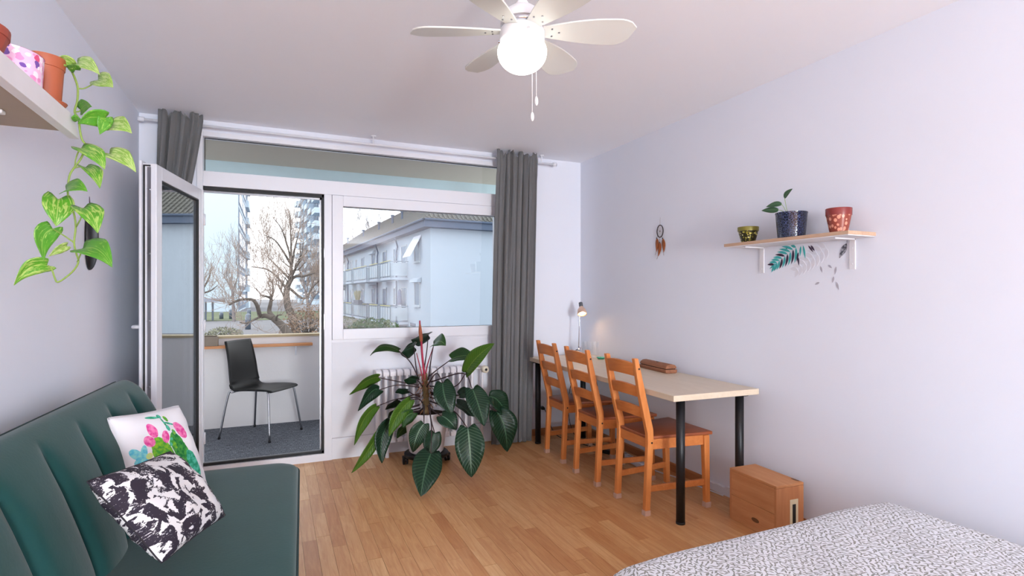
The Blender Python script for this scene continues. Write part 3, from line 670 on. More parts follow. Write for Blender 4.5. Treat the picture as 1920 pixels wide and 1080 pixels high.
POTHOS=[
((-0.6311,2.0598,1.3572),(-0.6718,2.045,1.3715),(-0.6962,2.0229,1.2965),(0.0085,0.019,-0.0206),1),
((-0.6187,2.0653,1.4699),(-0.6537,2.0589,1.4562),(-0.6282,2.0258,1.3699),(0.0218,0.0209,-0.0103),0),
((-0.5871,2.0732,1.4197),(-0.6053,2.0594,1.4098),(-0.6229,2.0453,1.384),(0.002,0.0114,-0.0109),2),
((-0.6001,2.0462,1.5576),(-0.5905,2.0091,1.519),(-0.5949,2.0111,1.473),(0.0344,0.0169,-0.0049),1),
((-0.5274,2.0031,1.5285),(-0.4919,1.9656,1.519),(-0.4757,1.9366,1.4501),(0.0311,0.0152,0.0076),1),
((-0.5223,1.9791,1.4048),(-0.4655,1.9212,1.4209),(-0.4259,1.871,1.3478),(0.0274,0.0119,0.0236),0),
((-0.5815,2.0489,1.5869),(-0.5412,1.9874,1.6062),(-0.5093,1.9733,1.576),(0.0118,0.008,0.0228),0),
((-0.5344,2.05,1.6616),(-0.4982,2.0121,1.6536),(-0.4818,1.9831,1.5895),(0.0224,0.013,0.0043),1),
((-0.5398,2.0305,1.7154),(-0.4832,1.9728,1.696),(-0.4628,1.9528,1.6411),(0.024,0.0124,0.0119),1),
((-0.4835,2.0931,1.7183),(-0.4388,2.0625,1.7208),(-0.4008,2.0348,1.6558),(0.0211,0.0095,0.019),2),
((-0.4787,2.0254,1.8129),(-0.5173,2.0096,1.816),(-0.5354,1.9848,1.7774),(-0.0007,0.0189,-0.0206),0),
((-0.4785,2.0363,1.8195),(-0.4862,2.0287,1.7965),(-0.4908,2.0198,1.7606),(0.0149,0.0142,-0.0071),0),
((-0.4742,2.089,1.807),(-0.4419,2.0638,1.8225),(-0.4131,2.0402,1.7788),(0.0137,0.0026,0.0253),2),
((-0.5464,2.0553,1.8376),(-0.5279,2.0253,1.8584),(-0.5039,1.9928,1.8352),(-0.0042,-0.0036,0.0182),0),
((-0.5043,2.0585,1.9393),(-0.4772,2.0247,1.9314),(-0.4534,2.0033,1.9045),(0.018,0.0017,0.0236),2),
((-0.5502,2.0351,1.9722),(-0.5142,1.9973,1.9764),(-0.4789,1.9708,1.9274),(0.0149,0.0029,0.0196),2),
((-0.5542,1.9931,1.9534),(-0.5688,1.9777,1.9731),(-0.5857,1.9633,1.9503),(-0.0101,0.0118,-0.0112),2),
((-0.5494,2.0129,1.9459),(-0.5499,1.9912,1.955),(-0.5559,1.972,1.9433),(-0.0142,0.0026,-0.0057),0),
((-0.5421,2.0096,1.7934),(-0.5412,1.9874,1.7965),(-0.5426,1.988,1.806),(-0.0127,0.0012,0.0015),0),
]
VINES=[
[(-0.5659,1.9764,1.9433),(-0.5641,2.0193,1.9508),(-0.5596,2.0501,1.9307),(-0.5555,2.0592,1.905),(-0.557,2.0599,1.8656),(-0.5628,2.057,1.831),(-0.5506,2.0462,1.8096),(-0.5461,2.0442,1.772),(-0.5434,2.0539,1.7471),(-0.5344,2.05,1.7307),(-0.5404,2.0526,1.7043),(-0.5494,2.0566,1.6846),(-0.5658,2.0583,1.6571),(-0.576,2.0574,1.6314),(-0.5805,2.0594,1.584),(-0.5746,2.0567,1.5496),(-0.5626,2.0515,1.5153),(-0.5581,2.0495,1.476),(-0.5626,2.0515,1.4286),(-0.5549,2.0426,1.3955),(-0.5473,2.0338,1.3691),(-0.5607,2.0397,1.3431),(-0.5827,2.0439,1.3202),(-0.6016,2.0468,1.3072),(-0.609,2.0501,1.3185),(-0.6178,2.054,1.3459),(-0.6282,2.0585,1.3572)],
[(-0.5502,2.0351,1.3691),(-0.5333,2.0057,1.3952),(-0.5223,1.9791,1.4064)],
[(-0.5626,2.0515,1.4286),(-0.5862,2.0564,1.4477),(-0.6187,2.0653,1.4699)],
[(-0.5566,2.0488,1.4777),(-0.5365,2.0181,1.5026),(-0.5274,2.0031,1.5301)],
[(-0.5746,2.0567,1.5496),(-0.5874,2.0515,1.5593),(-0.6001,2.0462,1.5576)],
[(-0.5658,2.0583,1.6571),(-0.5539,2.0586,1.6632),(-0.5344,2.05,1.6616)],
[(-0.5555,2.0592,1.905),(-0.5376,2.0623,1.9105),(-0.5043,2.0585,1.936)],
[(-0.5461,2.0442,1.7181),(-0.56,2.0612,1.6928),(-0.5628,2.057,1.6637)],
[(-0.5312,2.0376,1.7966),(-0.501,2.079,1.799),(-0.4742,2.089,1.807)],
[(-0.5628,2.057,1.831),(-0.5524,2.0579,1.8343),(-0.5464,2.0553,1.8392)],
[(-0.5641,2.0193,1.9508),(-0.5572,2.0272,1.9663),(-0.5488,2.0344,1.9722)],
[(-0.5404,2.0526,1.7043),(-0.5134,2.0735,1.7189),(-0.4835,2.0931,1.7183)],
]
SPEAR=[(1.0357, 3.9696, 0.3629), (1.043, 3.9664, 0.5154), (1.0357, 3.9696, 0.6278), (1.0148, 3.9679, 0.7975), (1.005, 3.9613, 0.9185), (0.9952, 3.9547, 0.9991), (0.9891, 3.9465, 1.0753)]
STEM=[(1.0357, 3.9696, 0.3348), (1.043, 3.9664, 0.4753), (1.0382, 3.9794, 0.6141), (1.0382, 3.9794, 0.6745)]
REDSTALKS=[[(1.0357, 3.9696, 0.5957), (1.0544, 3.9941, 0.712), (1.0701, 3.8561, 0.8932)], [(1.0283, 3.9729, 0.5876), (1.0051, 3.994, 0.7147), (0.989, 4.0449, 0.823)]]

PC = (1.05, 3.985)
pt_ = thing('plant_trolley', 'black wheeled plant trolley under the white pot', 'trolley', (PC[0], PC[1], 0))
plate = MB().tube([(PC[0], PC[1], .055), (PC[0], PC[1], .06), (PC[0], PC[1], .08), (PC[0], PC[1], .085)], [.155, .165, .165, .158], 28)
autosmooth(link_mesh('platform', plate, M_black, pt_))
for k in range(4):
    a = R(-107 + 90*k + 12); cx_, cy_ = PC[0]+.158*math.cos(a), PC[1]+.158*math.sin(a)
    cs = link_mesh('caster', MB().box(cx_-.02, cx_+.02, cy_-.02, cy_+.02, .044, .062), M_black, pt_)
    link_mesh('wheel', MB().tube([(cx_-.018, cy_, .025), (cx_-.004, cy_, .025)], .025, 16).tube([(cx_+.004, cy_, .025), (cx_+.018, cy_, .025)], .025, 16), M_black, cs, True)
PH = thing('potted_philodendron', 'large potted philodendron with long dark leaves and a red shoot', 'plant', (PC[0], PC[1], .085))
pr = [(.001, .001), (.118, .001), (.128, .012), (.150, .18), (.165, .30), (.168, .308), (.160, .308), (.152, .28), (.001, .275)]
autosmooth(link_mesh('pot', MB().lathe(pr, (PC[0], PC[1], .085), 40), M_pot, PH), 50)
link_mesh('soil', MB().lathe([(.001, .283), (.08, .290), (.153, .281)], (PC[0], PC[1], .085), 24), M_soil, PH, True)
def smooth_path(pts, n=6):
    P = [Vector(p) for p in pts]; P = [P[0]*2-P[1]] + P + [P[-1]*2-P[-2]]; out = []
    for i in range(1, len(P)-2):
        for k in range(n):
            f = k/n; a, b_, c, d = P[i-1], P[i], P[i+1], P[i+2]
            out.append(.5*((2*b_)+(-a+c)*f+(2*a-5*b_+4*c-d)*f*f+(-a+3*b_-3*c+d)*f**3))
    out.append(P[-2]); return out
def leaf_mesh(B, C_, T, S, heart=True, fold=.35, nseg=14, wave=0.0, long=False):
    B, C_, T, S = map(Vector, (B, C_, T, S)); ax = (T-B).normalized(); nrm = ax.cross(S).normalized(); hw = S.length
    mb = MB(); cols = (-1, -.66, -.33, 0, .33, .66, 1)
    def fn(u, v):
        s = u; p = B*(1-s)**2 + C_*2*s*(1-s) + T*s*s
        wprof = (math.sin(math.pi*min(1, s*.94+.06)**.62))**.8 * (1 - .25*s) * 1.12 if heart else math.sin(math.pi*min(1, s*.95+.05)**.8)**.8
        if long: wprof = (math.sin(math.pi*min(1, s*.93+.07)**.80))**.72
        wprof = min(1, max(.015, wprof)) if s < 1 else .015
        c = cols[int(round(v*6))]; a = abs(c)
        off = S*(c*wprof) + nrm*(fold*hw*wprof*(a**1.2) + wave*hw*math.sin(s*11+c*2)*a)
        back = -ax*((.09 if long else .16)*hw*4*a*(1-s)**6*(1 if a < .9 else .75)) if heart else Vector((0, 0, 0))
        return p + off + back
    return mb.grid(fn, nseg, 6)
for B, C_, T, S, tone, pet in PHILO:
    lf = link_mesh('leaf', leaf_mesh(B, C_, T, S, True, .28, 16, .05, True), M_ph[tone], PH, True); solid(lf, .0012)
    link_mesh('petiole', MB().tube(smooth_path([*pet, B], 6), [.0055*(1-.45*i/(6*len(pet))) for i in range(6*len(pet)+1)], 7), M_petiole, lf, True)
def path_r(path, r0, r1): return [r0 + (r1-r0)*i/(len(path)-1) for i in range(len(path))]
q = smooth_path(STEM, 8); rg = random.Random(3)
stm = link_mesh('stem', MB().tube(q, [.026*(1-.35*i/len(q))*rg.uniform(.8, 1.15) for i in range(len(q))], 10), M_stem, PH, True)
rt = MB()
for k in range(34):
    b0 = q[rg.randrange(2, len(q)-3)]; a = rg.uniform(0, 6.28); L = rg.uniform(.04, .10)
    rt.tube([b0, b0+Vector((math.cos(a)*L*.5, math.sin(a)*L*.5, .015)), b0+Vector((math.cos(a)*L, math.sin(a)*L, -rg.uniform(.0, .07)))], [.004, .003, .0015], 5)
stuff(link_mesh('aerial_roots', rt, M_root, PH, True))
q = smooth_path(SPEAR[2:], 8); link_mesh('red_shoot', MB().tube(q, path_r(q, .0095, .006), 8), M_red, PH, True)
q = smooth_path(SPEAR[3:], 8); n_ = len(q); link_mesh('leaf_sheath', MB().tube(q[n_//3:], [max(.0012, .0135*math.sin(math.pi*(.28+.72*i/(n_-n_//3-1)))**.8) for i in range(n_-n_//3)], 10), M_sheath, PH, True)
for p in REDSTALKS: q = smooth_path(p, 8); link_mesh('red_stalk', MB().tube(q, path_r(q, .0065, .003), 7), M_red, PH, True)

# ---- desk and what stands on it
DC = Vector((2.268, 3.268, 0)); DA = R(-2)
DK = thing('desk', 'long narrow birch desk top on black tube legs along the right wall', 'desk', tuple(DC), DA)
bev(link_mesh('tabletop', MB().box(-.285, .315, -1.0, .95, .695, .728), M_desk, DK), .0025)
def dl(p): c, s = math.cos(DA), math.sin(DA); d = Vector((p[0]-DC.x, p[1]-DC.y)); return (d.x*c + d.y*s, -d.x*s + d.y*c)
for p in ((2.058, 2.352), (2.468, 2.325), (2.055, 4.11), (2.50, 4.11)):
    lx, ly = dl(p); lg = link_mesh('leg', MB().tube([(lx, ly, .004), (lx, ly, .695)], .024, 20), M_black, DK, True)
    link_mesh('foot_pad', MB().tube([(lx, ly, 0), (lx, ly, .012)], .0255, 20), M_black, lg, True)
    link_mesh('mounting_plate', MB().tube([(lx, ly, .688), (lx, ly, .695)], .05, 20), M_black, lg, True)
LP = (2.470, 4.135)
la = thing('desk_lamp', 'small lit chrome desk lamp in the far corner of the desk', 'lamp', (LP[0], LP[1], .728))
autosmooth(link_mesh('base', MB().lathe([(.001, 0), (.062, 0), (.064, .006), (.060, .022), (.046, .052), (.026, .07), (.008, .076), (.001, .077)], (LP[0], LP[1], .728), 28), M_chrome, la), 60)
q = smooth_path([(LP[0], LP[1], .80), (LP[0]+.004, LP[1]-.005, .95), (LP[0]+.006, LP[1]-.006, 1.10), (LP[0]+.012, LP[1]-.004, 1.155)], 8)
link_mesh('stem', MB().tube(q, .0055, 8), M_chrome, la, True)
hp = Vector((LP[0]+.012, LP[1]-.035, 1.120)); hdv = Vector((-.16, -.50, -.85)).normalized()
def along(c, d, prof, n=24):
    mb = MB(); u = d.orthogonal().normalized(); v = d.cross(u); vs = []
    for r_, t_ in prof:
        for k in range(n): a = 2*math.pi*k/n; vs.append(c + d*t_ + (u*math.cos(a)+v*math.sin(a))*r_)
    return mb.add(vs, [(i*n+k, i*n+(k+1) % n, (i+1)*n+(k+1) % n, (i+1)*n+k) for i in range(len(prof)-1) for k in range(n)])
shd = link_mesh('shade', along(hp, hdv, [(.001, -.085), (.016, -.084), (.017, -.045), (.022, -.035), (.034, -.02), (.041, .012), (.042, .03), (.039, .03), (.036, .01), (.028, -.018)]), plain('copper_tinted_shade', (222, 186, 164), .3, .4, .5), la, True)
link_mesh('bulb', along(hp, hdv, [(.001, .018), (.02, .014), (.026, .002), (.02, -.012), (.001, -.016)], 16), M_desklight, shd, True)
link_mesh('socket', along(hp, hdv, [(.001, -.088), (.0175, -.087), (.018, -.045), (.001, -.044)]), plain('grey_socket', (92, 94, 98), .4), shd, True)
def tumbler(loc, label, r_, h_):
    t = thing('glass_tumbler', label, 'glass', (loc[0], loc[1], .728), 0, 'clear glasses on the desk')
    autosmooth(link_mesh('glass', MB().lathe([(.001, .001), (r_, .001), (r_, h_), (r_-.003, h_), (r_-.003, .008), (.001, .008)], (loc[0], loc[1], .728), 28), M_clear, t), 50); return t
tumbler((2.478, 4.035), 'tall clear glass on the desk nearer the chrome lamp', .036, .132)
tumbler((2.515, 3.94), 'tall clear glass on the desk with a green dish at its foot', .037, .138)
gd = thing('green_dish', 'small green glass dish on the desk before the clear glass', 'dish', (2.505, 3.83, .728))
autosmooth(link_mesh('dish', MB().lathe([(.001, .002), (.026, .001), (.038, .014), (.036, .016), (.025, .005), (.001, .004)], (2.505, 3.83, .728), 24), plain('green_glass', (74, 176, 146), .12, 0, .6), gd), 50)
gl = MB(); 
for k in range(7): a = k*.9; gl.ball((2.505+.014*math.cos(a), 3.83+.014*math.sin(a), .737+.003*(k % 2)), .0065, 8, 6)
stuff(link_mesh('glass_beads', gl, plain('mint_bead', (120, 206, 176), .15), gd, True))
pc = thing('wooden_pencil_case', 'hollowed brown wooden log box lying on the desk by the wall', 'box', (2.505, 3.10, .728), R(-6))
def log(z0, z1, ry, flat):
    mb = MB(); pts = []
    for k in range(15): a = math.pi*k/14; pts.append((ry*math.cos(a), z0 + (z1-z0)*(math.sin(a)**.6)))
    return mb.prism(pts, 'y', -.165, .165)
M_log = wood('driftwood_log', (176, 120, 88), (126, 78, 54), 'y', .7, .9, True)
bev(link_mesh('lower_half', MB().prism([(-.04, .0), (.04, .0), (.046, .012), (.046, .026), (-.046, .026), (-.046, .012)], 'y', -.17, .17), M_log, pc), .004, 3)
up = MB().prism([(-.044, .031), (.044, .031), (.044, .042), (.032, .056), (.008, .062), (-.018, .060), (-.038, .048)], 'y', -.165, .17)
bev(link_mesh('lid', up, M_log, pc), .004, 3)
link_mesh('slot', MB().box(-.039, .039, -.155, .16, .025, .032), plain('shadow_gap_wood', (60, 36, 26), .9), pc)
link_mesh('lid_knot', MB().disc((-.006, -.01, .0605), .009, (0, 0, 1), .003), plain('dark_knot', (70, 60, 44), .8), pc)

# ---- three ladder-back chairs (one built, two copied)
def make_chair():
    t = thing('dining_chair', '', 'chair', (0, 0, 0), 0, 'pine ladder-back chairs at the desk')
    for s in (-1, 1):
        y = s*.145
        mb = MB(); pts = [(0, 0), (.034, 0), (.060, .44), (.058, .49), (-.047, .905), (-.074, .905), (-.038, .70), (.018, .47), (.020, .42)]
        mb.prism(pts, 'y', y-.015, y+.015)
        lg = bev(link_mesh('rear_leg', mb, M_pine, t), .004, 2)
        link_mesh('felt_pad', MB().box(-.002, .036, y-.017, y+.017, 0, .03), M_felt, lg)
        pg = MB(); pg.disc((-.008, y+s*.0146, .86) if False else (-.043, y - .0152, .845), .006, (0, -1, 0), .001, 10); pg.disc((.046, y-.0152, .415), .006, (0, -1, 0), .001, 10)
        link_mesh('dowel', pg, M_black, lg)
        fy = s*.182
        lg = bev(link_mesh('front_leg', MB().beam((.428, fy, 0), (.415, fy, .432), .030, .032, (1, 0, 0), .036, .040), M_pine, t), .004, 2)
        link_mesh('felt_pad', MB().box(.410, .446, fy-.018, fy+.018, 0, .032), M_felt, lg)
        bev(link_mesh('side_rail', MB().beam((.05, s*.147, .405), (.415, s*.180, .405), .018, .06), M_pine if False else M_pinex, t), .002)
        bev(link_mesh('stretcher', MB().beam((.025, s*.145, .150), (.420, s*.180, .150), .016, .036), M_pinex, t), .002)
    bev(link_mesh('front_rail', MB().box(.405, .425, -.17, .17, .375, .435), M_pinex, t), .002)
    bev(link_mesh('rear_rail', MB().box(.030, .048, -.14, .14, .380, .435), M_pinex, t), .002)
    seat = [(.028, -.150), (.060, -.160), (.452, -.204), (.458, -.198), (.458, .198), (.452, .204), (.060, .160), (.028, .150)]
    bev(link_mesh('seat', MB().prism(seat, 'z', .434, .453), M_seat, t), .005, 3)
    for zc, hh in ((.842, .078), (.712, .066), (.588, .062)):
        mb = MB(); n = 12; vs = []
        xc = lambda z: .036 + (z-.5)*(-.240)
        for i in range(n+1):
            u = i/n*2-1; y = u*.134; bow = -.016*(1-u*u); arch = .014*(1-u*u) - .006
            for dx, z in ((-.009, zc-hh/2+arch*.5), (.009, zc-hh/2+arch*.5), (.009, zc+hh/2+arch), (-.009, zc+hh/2+arch)): vs.append((xc(z)-.006+bow+dx, y, z))
        fs = [(i*4+k, i*4+(k+1) % 4, (i+1)*4+(k+1) % 4, (i+1)*4+k) for i in range(n) for k in range(4)] + [(0, 1, 2, 3), tuple(n*4+k for k in (3, 2, 1, 0))]
        bev(link_mesh('back_slat', mb.add(vs, fs), M_pinex, t), .003)
    return t
ch = make_chair()
for i, (x_, y_, rz, lab) in enumerate(((1.942, 2.668, R(-1), 'pine ladder-back chair nearest the bed, at the near end of the desk'),
                                  (1.944, 3.182, R(-1.5), 'pine ladder-back chair in the middle of the three at the desk'),
                                  (1.978, 3.700, R(-2.5), 'pine ladder-back chair nearest the window and grey curtain'))):
    c = ch if i == 0 else copy_tree(ch)
    c.location = (x_, y_, 0); c.rotation_euler = (0, 0, rz); c['label'] = lab

# ---- wine crate
wc = thing('wooden_crate', 'closed cedar wine crate on the floor between desk and bed', 'crate', (2.452, 2.132, 0), R(-3))
def crate_part(n, b, m): return bev(link_mesh(n, MB().box(*b), m, wc), .0015)
crate_part('side_board', (-.094, -.082, -.15, .15, 0, .138), M_crate); crate_part('side_board', (-.094, -.082, -.15, .15, .1395, .272), M_crate)
crate_part('side_board', (.082, .094, -.15, .15, 0, .272), M_crate)
crate_part('end_board', (-.094, .094, -.163, -.1505, 0, .272), M_cratez); crate_part('end_board', (-.094, .094, .1505, .163, 0, .272), M_cratez)
crate_part('lid', (-.094, .094, -.163, .163, .273, .286), M_crate); crate_part('bottom', (-.08, .08, -.149, .149, .002, .012), M_crate)
lb = link_mesh('paper_label', MB().box(-.002, .054, -.1645, -.163, .05, .205), plain('cream_label', (226, 212, 176), .7), wc)
link_mesh('dark_window', MB().box(.015, .037, -.1652, -.1645, .06, .18), plain('label_black', (26, 30, 26), .4), lb)

# ---- power strip, cables, socket
sk = thing('wall_socket', 'white wall socket with a black plug low on the window wall', 'socket', (2.209, 4.35, .246))
bev(link_mesh('plate', MB().box(2.165, 2.253, 4.342, 4.35, .206, .286), M_white, sk), .003)
link_mesh('socket_ring', MB().tube([(2.209, 4.342, .246), (2.209, 4.338, .246)], .021, 20), M_white, sk, True)
pl = thing('plug_and_cable', 'black plug and cable running from the socket to the floor', 'cable', (2.209, 4.335, .24))
link_mesh('plug', MB().tube([(2.209, 4.338, .246), (2.209, 4.32, .246), (2.213, 4.30, .244)], [.018, .017, .010], 14), M_black, pl, True)
q = smooth_path([(2.213, 4.30, .244), (2.225, 4.27, .20), (2.25, 4.25, .10), (2.29, 4.20, .02), (2.34, 4.06, .005), (2.40, 3.85, .005), (2.44, 3.62, .005)], 8)
link_mesh('cable', MB().tube(q, .0035, 6), M_black, pl, True)
cb = thing('lamp_cable', 'black cable hanging from the desk edge to the floor behind the chairs', 'cable', (2.40, 4.18, 0))
q = smooth_path([(2.44, 4.17, .70), (2.43, 4.19, .5), (2.40, 4.20, .3), (2.41, 4.17, .1), (2.44, 4.08, .005), (2.47, 3.8, .005), (2.45, 3.56, .006)], 8)
link_mesh('cable', MB().tube(q, .003, 6), M_black, cb, True)
ps = thing('power_strip', 'white power strip lying on the floor under the desk', 'power strip', (2.47, 3.35, 0), R(-5))
bev(link_mesh('housing', MB().box(-.025, .025, -.16, .16, 0, .04), M_white, ps), .005, 3)
for k in range(4): link_mesh('outlet', MB().disc((0, -.11+k*.072, .04), .018, (0, 0, 1), .001), plain('outlet_grey', (180, 178, 182), .5), ps)
ad = thing('black_adapter', 'black mains adapter plugged into a cable under the desk', 'adapter', (2.44, 3.62, 0), R(20))
bev(link_mesh('housing', MB().box(-.03, .03, -.05, .05, 0, .032), M_black, ad), .004, 3)
wcb = thing('white_cable', 'white cable lying along the skirting under the desk', 'cable', (2.5, 3.0, 0))
q = smooth_path([(2.47, 3.19, .02), (2.50, 3.10, .006), (2.54, 2.95, .005), (2.55, 2.8, .005), (2.57, 2.68, .005), (2.58, 2.56, .005)], 8)
link_mesh('cable', MB().tube(q, .004, 6), M_white, wcb, True)

# ---- bed
BD = thing('bed', 'double bed under a white duvet with small grey leaf print', 'bed', (1.7, .45, 0))
BX0, BX1, BY0, BY1 = 1.0, 2.40, -.55, 1.475
link_mesh('base', MB().box(BX0+.03, BX1-.03, BY0, BY1-.04, .10, .22), M_shelfwood, BD)
bev(link_mesh('mattress', MB().box(BX0+.02, BX1-.02, BY0, BY1-.03, .22, .36), M_mattress, BD), .03, 4)
for a in (BX0+.08, BX1-.08):
    for b_ in (BY0+.08, BY1-.12): link_mesh('leg', MB().box(a-.03, a+.03, b_-.03, b_+.03, 0, .10), M_shelfwood, BD)
cxb, cyb, hx, hy, rr, D = (BX0+BX1)/2, (BY0+BY1)/2, (BX1-BX0)/2+.02, (BY1-BY0)/2+.025, .10, .20
def foldc(a, h):
    s = 1 if a >= 0 else -1; a = abs(a); f0 = h-rr; arc = rr*math.pi/2
    if a <= f0: return s*a, 0, 0
    if a <= f0+arc: t_ = (a-f0)/rr; return s*(f0+rr*math.sin(t_)), rr*(1-math.cos(t_)), 0
    return s*(h + .03*(a-f0-arc)), rr + (a-f0-arc), 1
AX, AY = hx-rr+rr*math.pi/2+D, hy-rr+rr*math.pi/2+D
duv = MB()
vs = []; uvs = []; nu, nv = 110, 130
for i in range(nu+1):
    for j in range(nv+1):
        a, b_ = -AX+2*AX*i/nu, -AY+2*AY*j/nv
        x_, dx, ex = foldc(a, hx); y_, dy, ey = foldc(b_, hy)
        puff = .045*max(0, 1-(x_/hx)**2)**.7*max(0, 1-(y_/hy)**2)**.7
        wr = .007*math.sin(6.1*a+2.2*b_)*math.sin(4.7*b_-1.7*a+1) + .004*math.sin(15*a-4*b_)*math.sin(11*b_+2)
        z = max(.40 + puff + wr - max(dx, dy) - .35*min(dx, dy), .12)
        fl = 1 if (dx > rr or dy > rr) else 0
        ox = .012*math.sin(14*b_)*fl if dx > rr else 0; oy = .012*math.sin(13*a)*fl if dy > rr else 0
        vs.append((cxb+x_+ox, cyb+y_+oy, z)); uvs.append((a, b_))
duv.add(vs, [(i*(nv+1)+j, (i+1)*(nv+1)+j, (i+1)*(nv+1)+j+1, i*(nv+1)+j+1) for i in range(nu) for j in range(nv)], uvs)
link_mesh('duvet', duv, M_bed, BD, True)

# ---- ceiling fan
FC = (.800, 1.725)
FN = thing('ceiling_fan', 'white six-bladed ceiling fan with a lit globe lamp', 'ceiling fan', (FC[0], FC[1], 2.5))
ctr = (FC[0], FC[1], 0)
autosmooth(link_mesh('canopy', MB().lathe([(.001, 2.5), (.062, 2.5), (.062, 2.478), (.05, 2.45), (.018, 2.432), (.001, 2.432)], ctr, 32), M_fan, FN), 50)
link_mesh('downrod', MB().tube([(FC[0], FC[1], 2.44), (FC[0], FC[1], 2.285)], .0115, 16), M_fan, FN, True)
autosmooth(link_mesh('motor_housing', MB().lathe([(.001, 2.302), (.022, 2.30), (.024, 2.285), (.046, 2.278), (.066, 2.262), (.076, 2.240), (.078, 2.226), (.001, 2.224)], ctr, 36), M_fan, FN), 50)
autosmooth(link_mesh('chrome_band', MB().lathe([(.001, 2.225), (.074, 2.225), (.0765, 2.221), (.0765, 2.212), (.072, 2.208), (.001, 2.208)], ctr, 36), M_chrome, FN), 50)
col_ = link_mesh('lamp_collar', MB().lathe([(.001, 2.210), (.060, 2.210), (.077, 2.203), (.0795, 2.196), (.0795, 2.165), (.074, 2.160), (.001, 2.160)], ctr, 36), M_fan, FN); autosmooth(col_, 50)
for k in range(3): a = R(20+120*k); link_mesh('thumb_screw', MB().disc((FC[0]+.079*math.cos(a), FC[1]+.079*math.sin(a), 2.174), .005, (math.cos(a), math.sin(a), 0), .008, 10), M_chrome, col_)
gp = []
for k in range(15): a = math.pi/2*k/14; gp.append((max(.0005, .0875*math.sin(a)), 2.124 - .072*math.cos(a)))
gp += [(.0875, 2.130), (.0845, 2.142), (.078, 2.154), (.074, 2.160)]
link_mesh('lamp_globe', MB().lathe(gp, ctr, 40), M_bulb, FN, True)
def blade_mesh():
    outl = []; n = 18
    for i in range(n+1):                     # trailing edge out, round tip, leading edge back
        s = i/n; outl.append((.058 + .342*s, -.022 - .040*math.sin(math.pi*.5*min(1, s*1.4)) if s < .8 else -.022-.040*math.cos((s-.8)/.2*math.pi/2)**.55))
    for i in range(n+1):
        s = 1-i/n; outl.append((.058 + .342*s, .022 + .045*math.sin(math.pi*.5*min(1, s*1.25)) if s < .78 else -.022 + (.022+.045+.022)*math.cos((s-.78)/.22*math.pi/2)**.5 ))
    return outl
bo = blade_mesh()
for k in range(6):
    a = R(156.2 + 60*k); pit = R(-13)
    mb = MB(); vs = []
    for zz in (-.003, .003):
        for p, q_ in bo:
            y_, z_ = q_*math.cos(pit) - zz*math.sin(pit), q_*math.sin(pit) + zz*math.cos(pit)
            vs.append((FC[0]+p*math.cos(a)-y_*math.sin(a), FC[1]+p*math.sin(a)+y_*math.cos(a), 2.198+z_))
    n = len(bo); mb.add(vs, [tuple(range(n)), tuple(range(2*n-1, n-1, -1))] + [(i, (i+1) % n, n+(i+1) % n, n+i) for i in range(n)])
    bl = bev(link_mesh('blade', mb, M_blade, FN), .0015)
    sc_ = MB()
    for p, q_ in ((.105, -.018), (.105, .018), (.13, 0)):
        y_, z_ = q_*math.cos(pit), q_*math.sin(pit)-.0052
        c0 = (FC[0]+p*math.cos(a)-y_*math.sin(a), FC[1]+p*math.sin(a)+y_*math.cos(a), 2.198+z_); sc_.disc(c0, .0034, (0, 0, 1), .003, 8)
    stuff(link_mesh('screws', sc_, M_steel, bl))
for (ox, oy, zt, zb) in ((-.004, -.082, 2.160, 1.885), (.012, -.081, 2.160, 1.94)):
    cx_, cy_ = FC[0]+ox, FC[1]+oy
    q = [(cx_, cy_, zt), (cx_, cy_-.006, zt-.05), (cx_, cy_-.008, zb)]
    ck = link_mesh('pull_chain', MB().tube(q, .0011, 6), M_fan, FN, True)
    link_mesh('pull_knob', MB().lathe([(.0005, 0), (.003, .001), (.0058, .008), (.0062, .018), (.004, .027), (.0012, .031)], (cx_, cy_-.008, zb-.03), 12), M_fan, ck, True)

# ---- right wall shelf with pots, decals, dreamcatcher
S0, S1 = 1.645, 2.395
rs = thing('wall_shelf', 'beech wall shelf on white brackets holding three small pots', 'shelf', (2.52, 2.02, 1.55))
bev(link_mesh('board', MB().box(2.42, 2.62, S0, S1, 1.549, 1.566), M_shelfwood, rs), .001)
link_mesh('white_underside', MB().box(2.424, 2.618, S0+.004, S1-.004, 1.545, 1.549), M_shelfwhite, rs)
for y_ in (1.757, 2.298):
    br = link_mesh('bracket', MB().box(2.614, 2.62, y_-.014, y_+.014, 1.395, 1.545).box(2.47, 2.62, y_-.014, y_+.014, 1.539, 1.545), M_shelfwhite, rs)
    link_mesh('screw', MB().disc((2.614, y_, 1.42), .004, (-1, 0, 0), .002, 8).disc((2.614, y_, 1.50), .004, (-1, 0, 0), .0015, 8), M_shelfwhite, br)
ZS = 1.566
def pot3(name, label, c, rt_, rb, h, mat, rimh=0, rimmat=None):
    t = thing(name, label, 'pot', (c[0], c[1], c[2]), 0, None)
    pr = [(.001, 0), (rb, 0), (rb+(rt_-rb)*.85, h-rimh)]
    if rimh: pr += [(rt_*.9, h-rimh)]
    pr += [(rt_ if not rimh else rt_*.92, h), (rt_*.86, h), (rb*.86, .008), (.001, .008)]
    autosmooth(link_mesh('body', MB().lathe(pr, c, 36), mat, t), 40)
    if rimh: autosmooth(link_mesh('rim', MB().lathe([(rt_*.9, h-rimh), (rt_*.985, h-rimh), (rt_, h-rimh*.1), (rt_*.985, h), (rt_*.88, h), (rt_*.86, h-rimh)], c, 36), rimmat or mat, t), 40)
    link_mesh('soil', MB().lathe([(.001, h*.84), (rt_*.84, h*.83)], c, 20), M_soil, t)
    return t
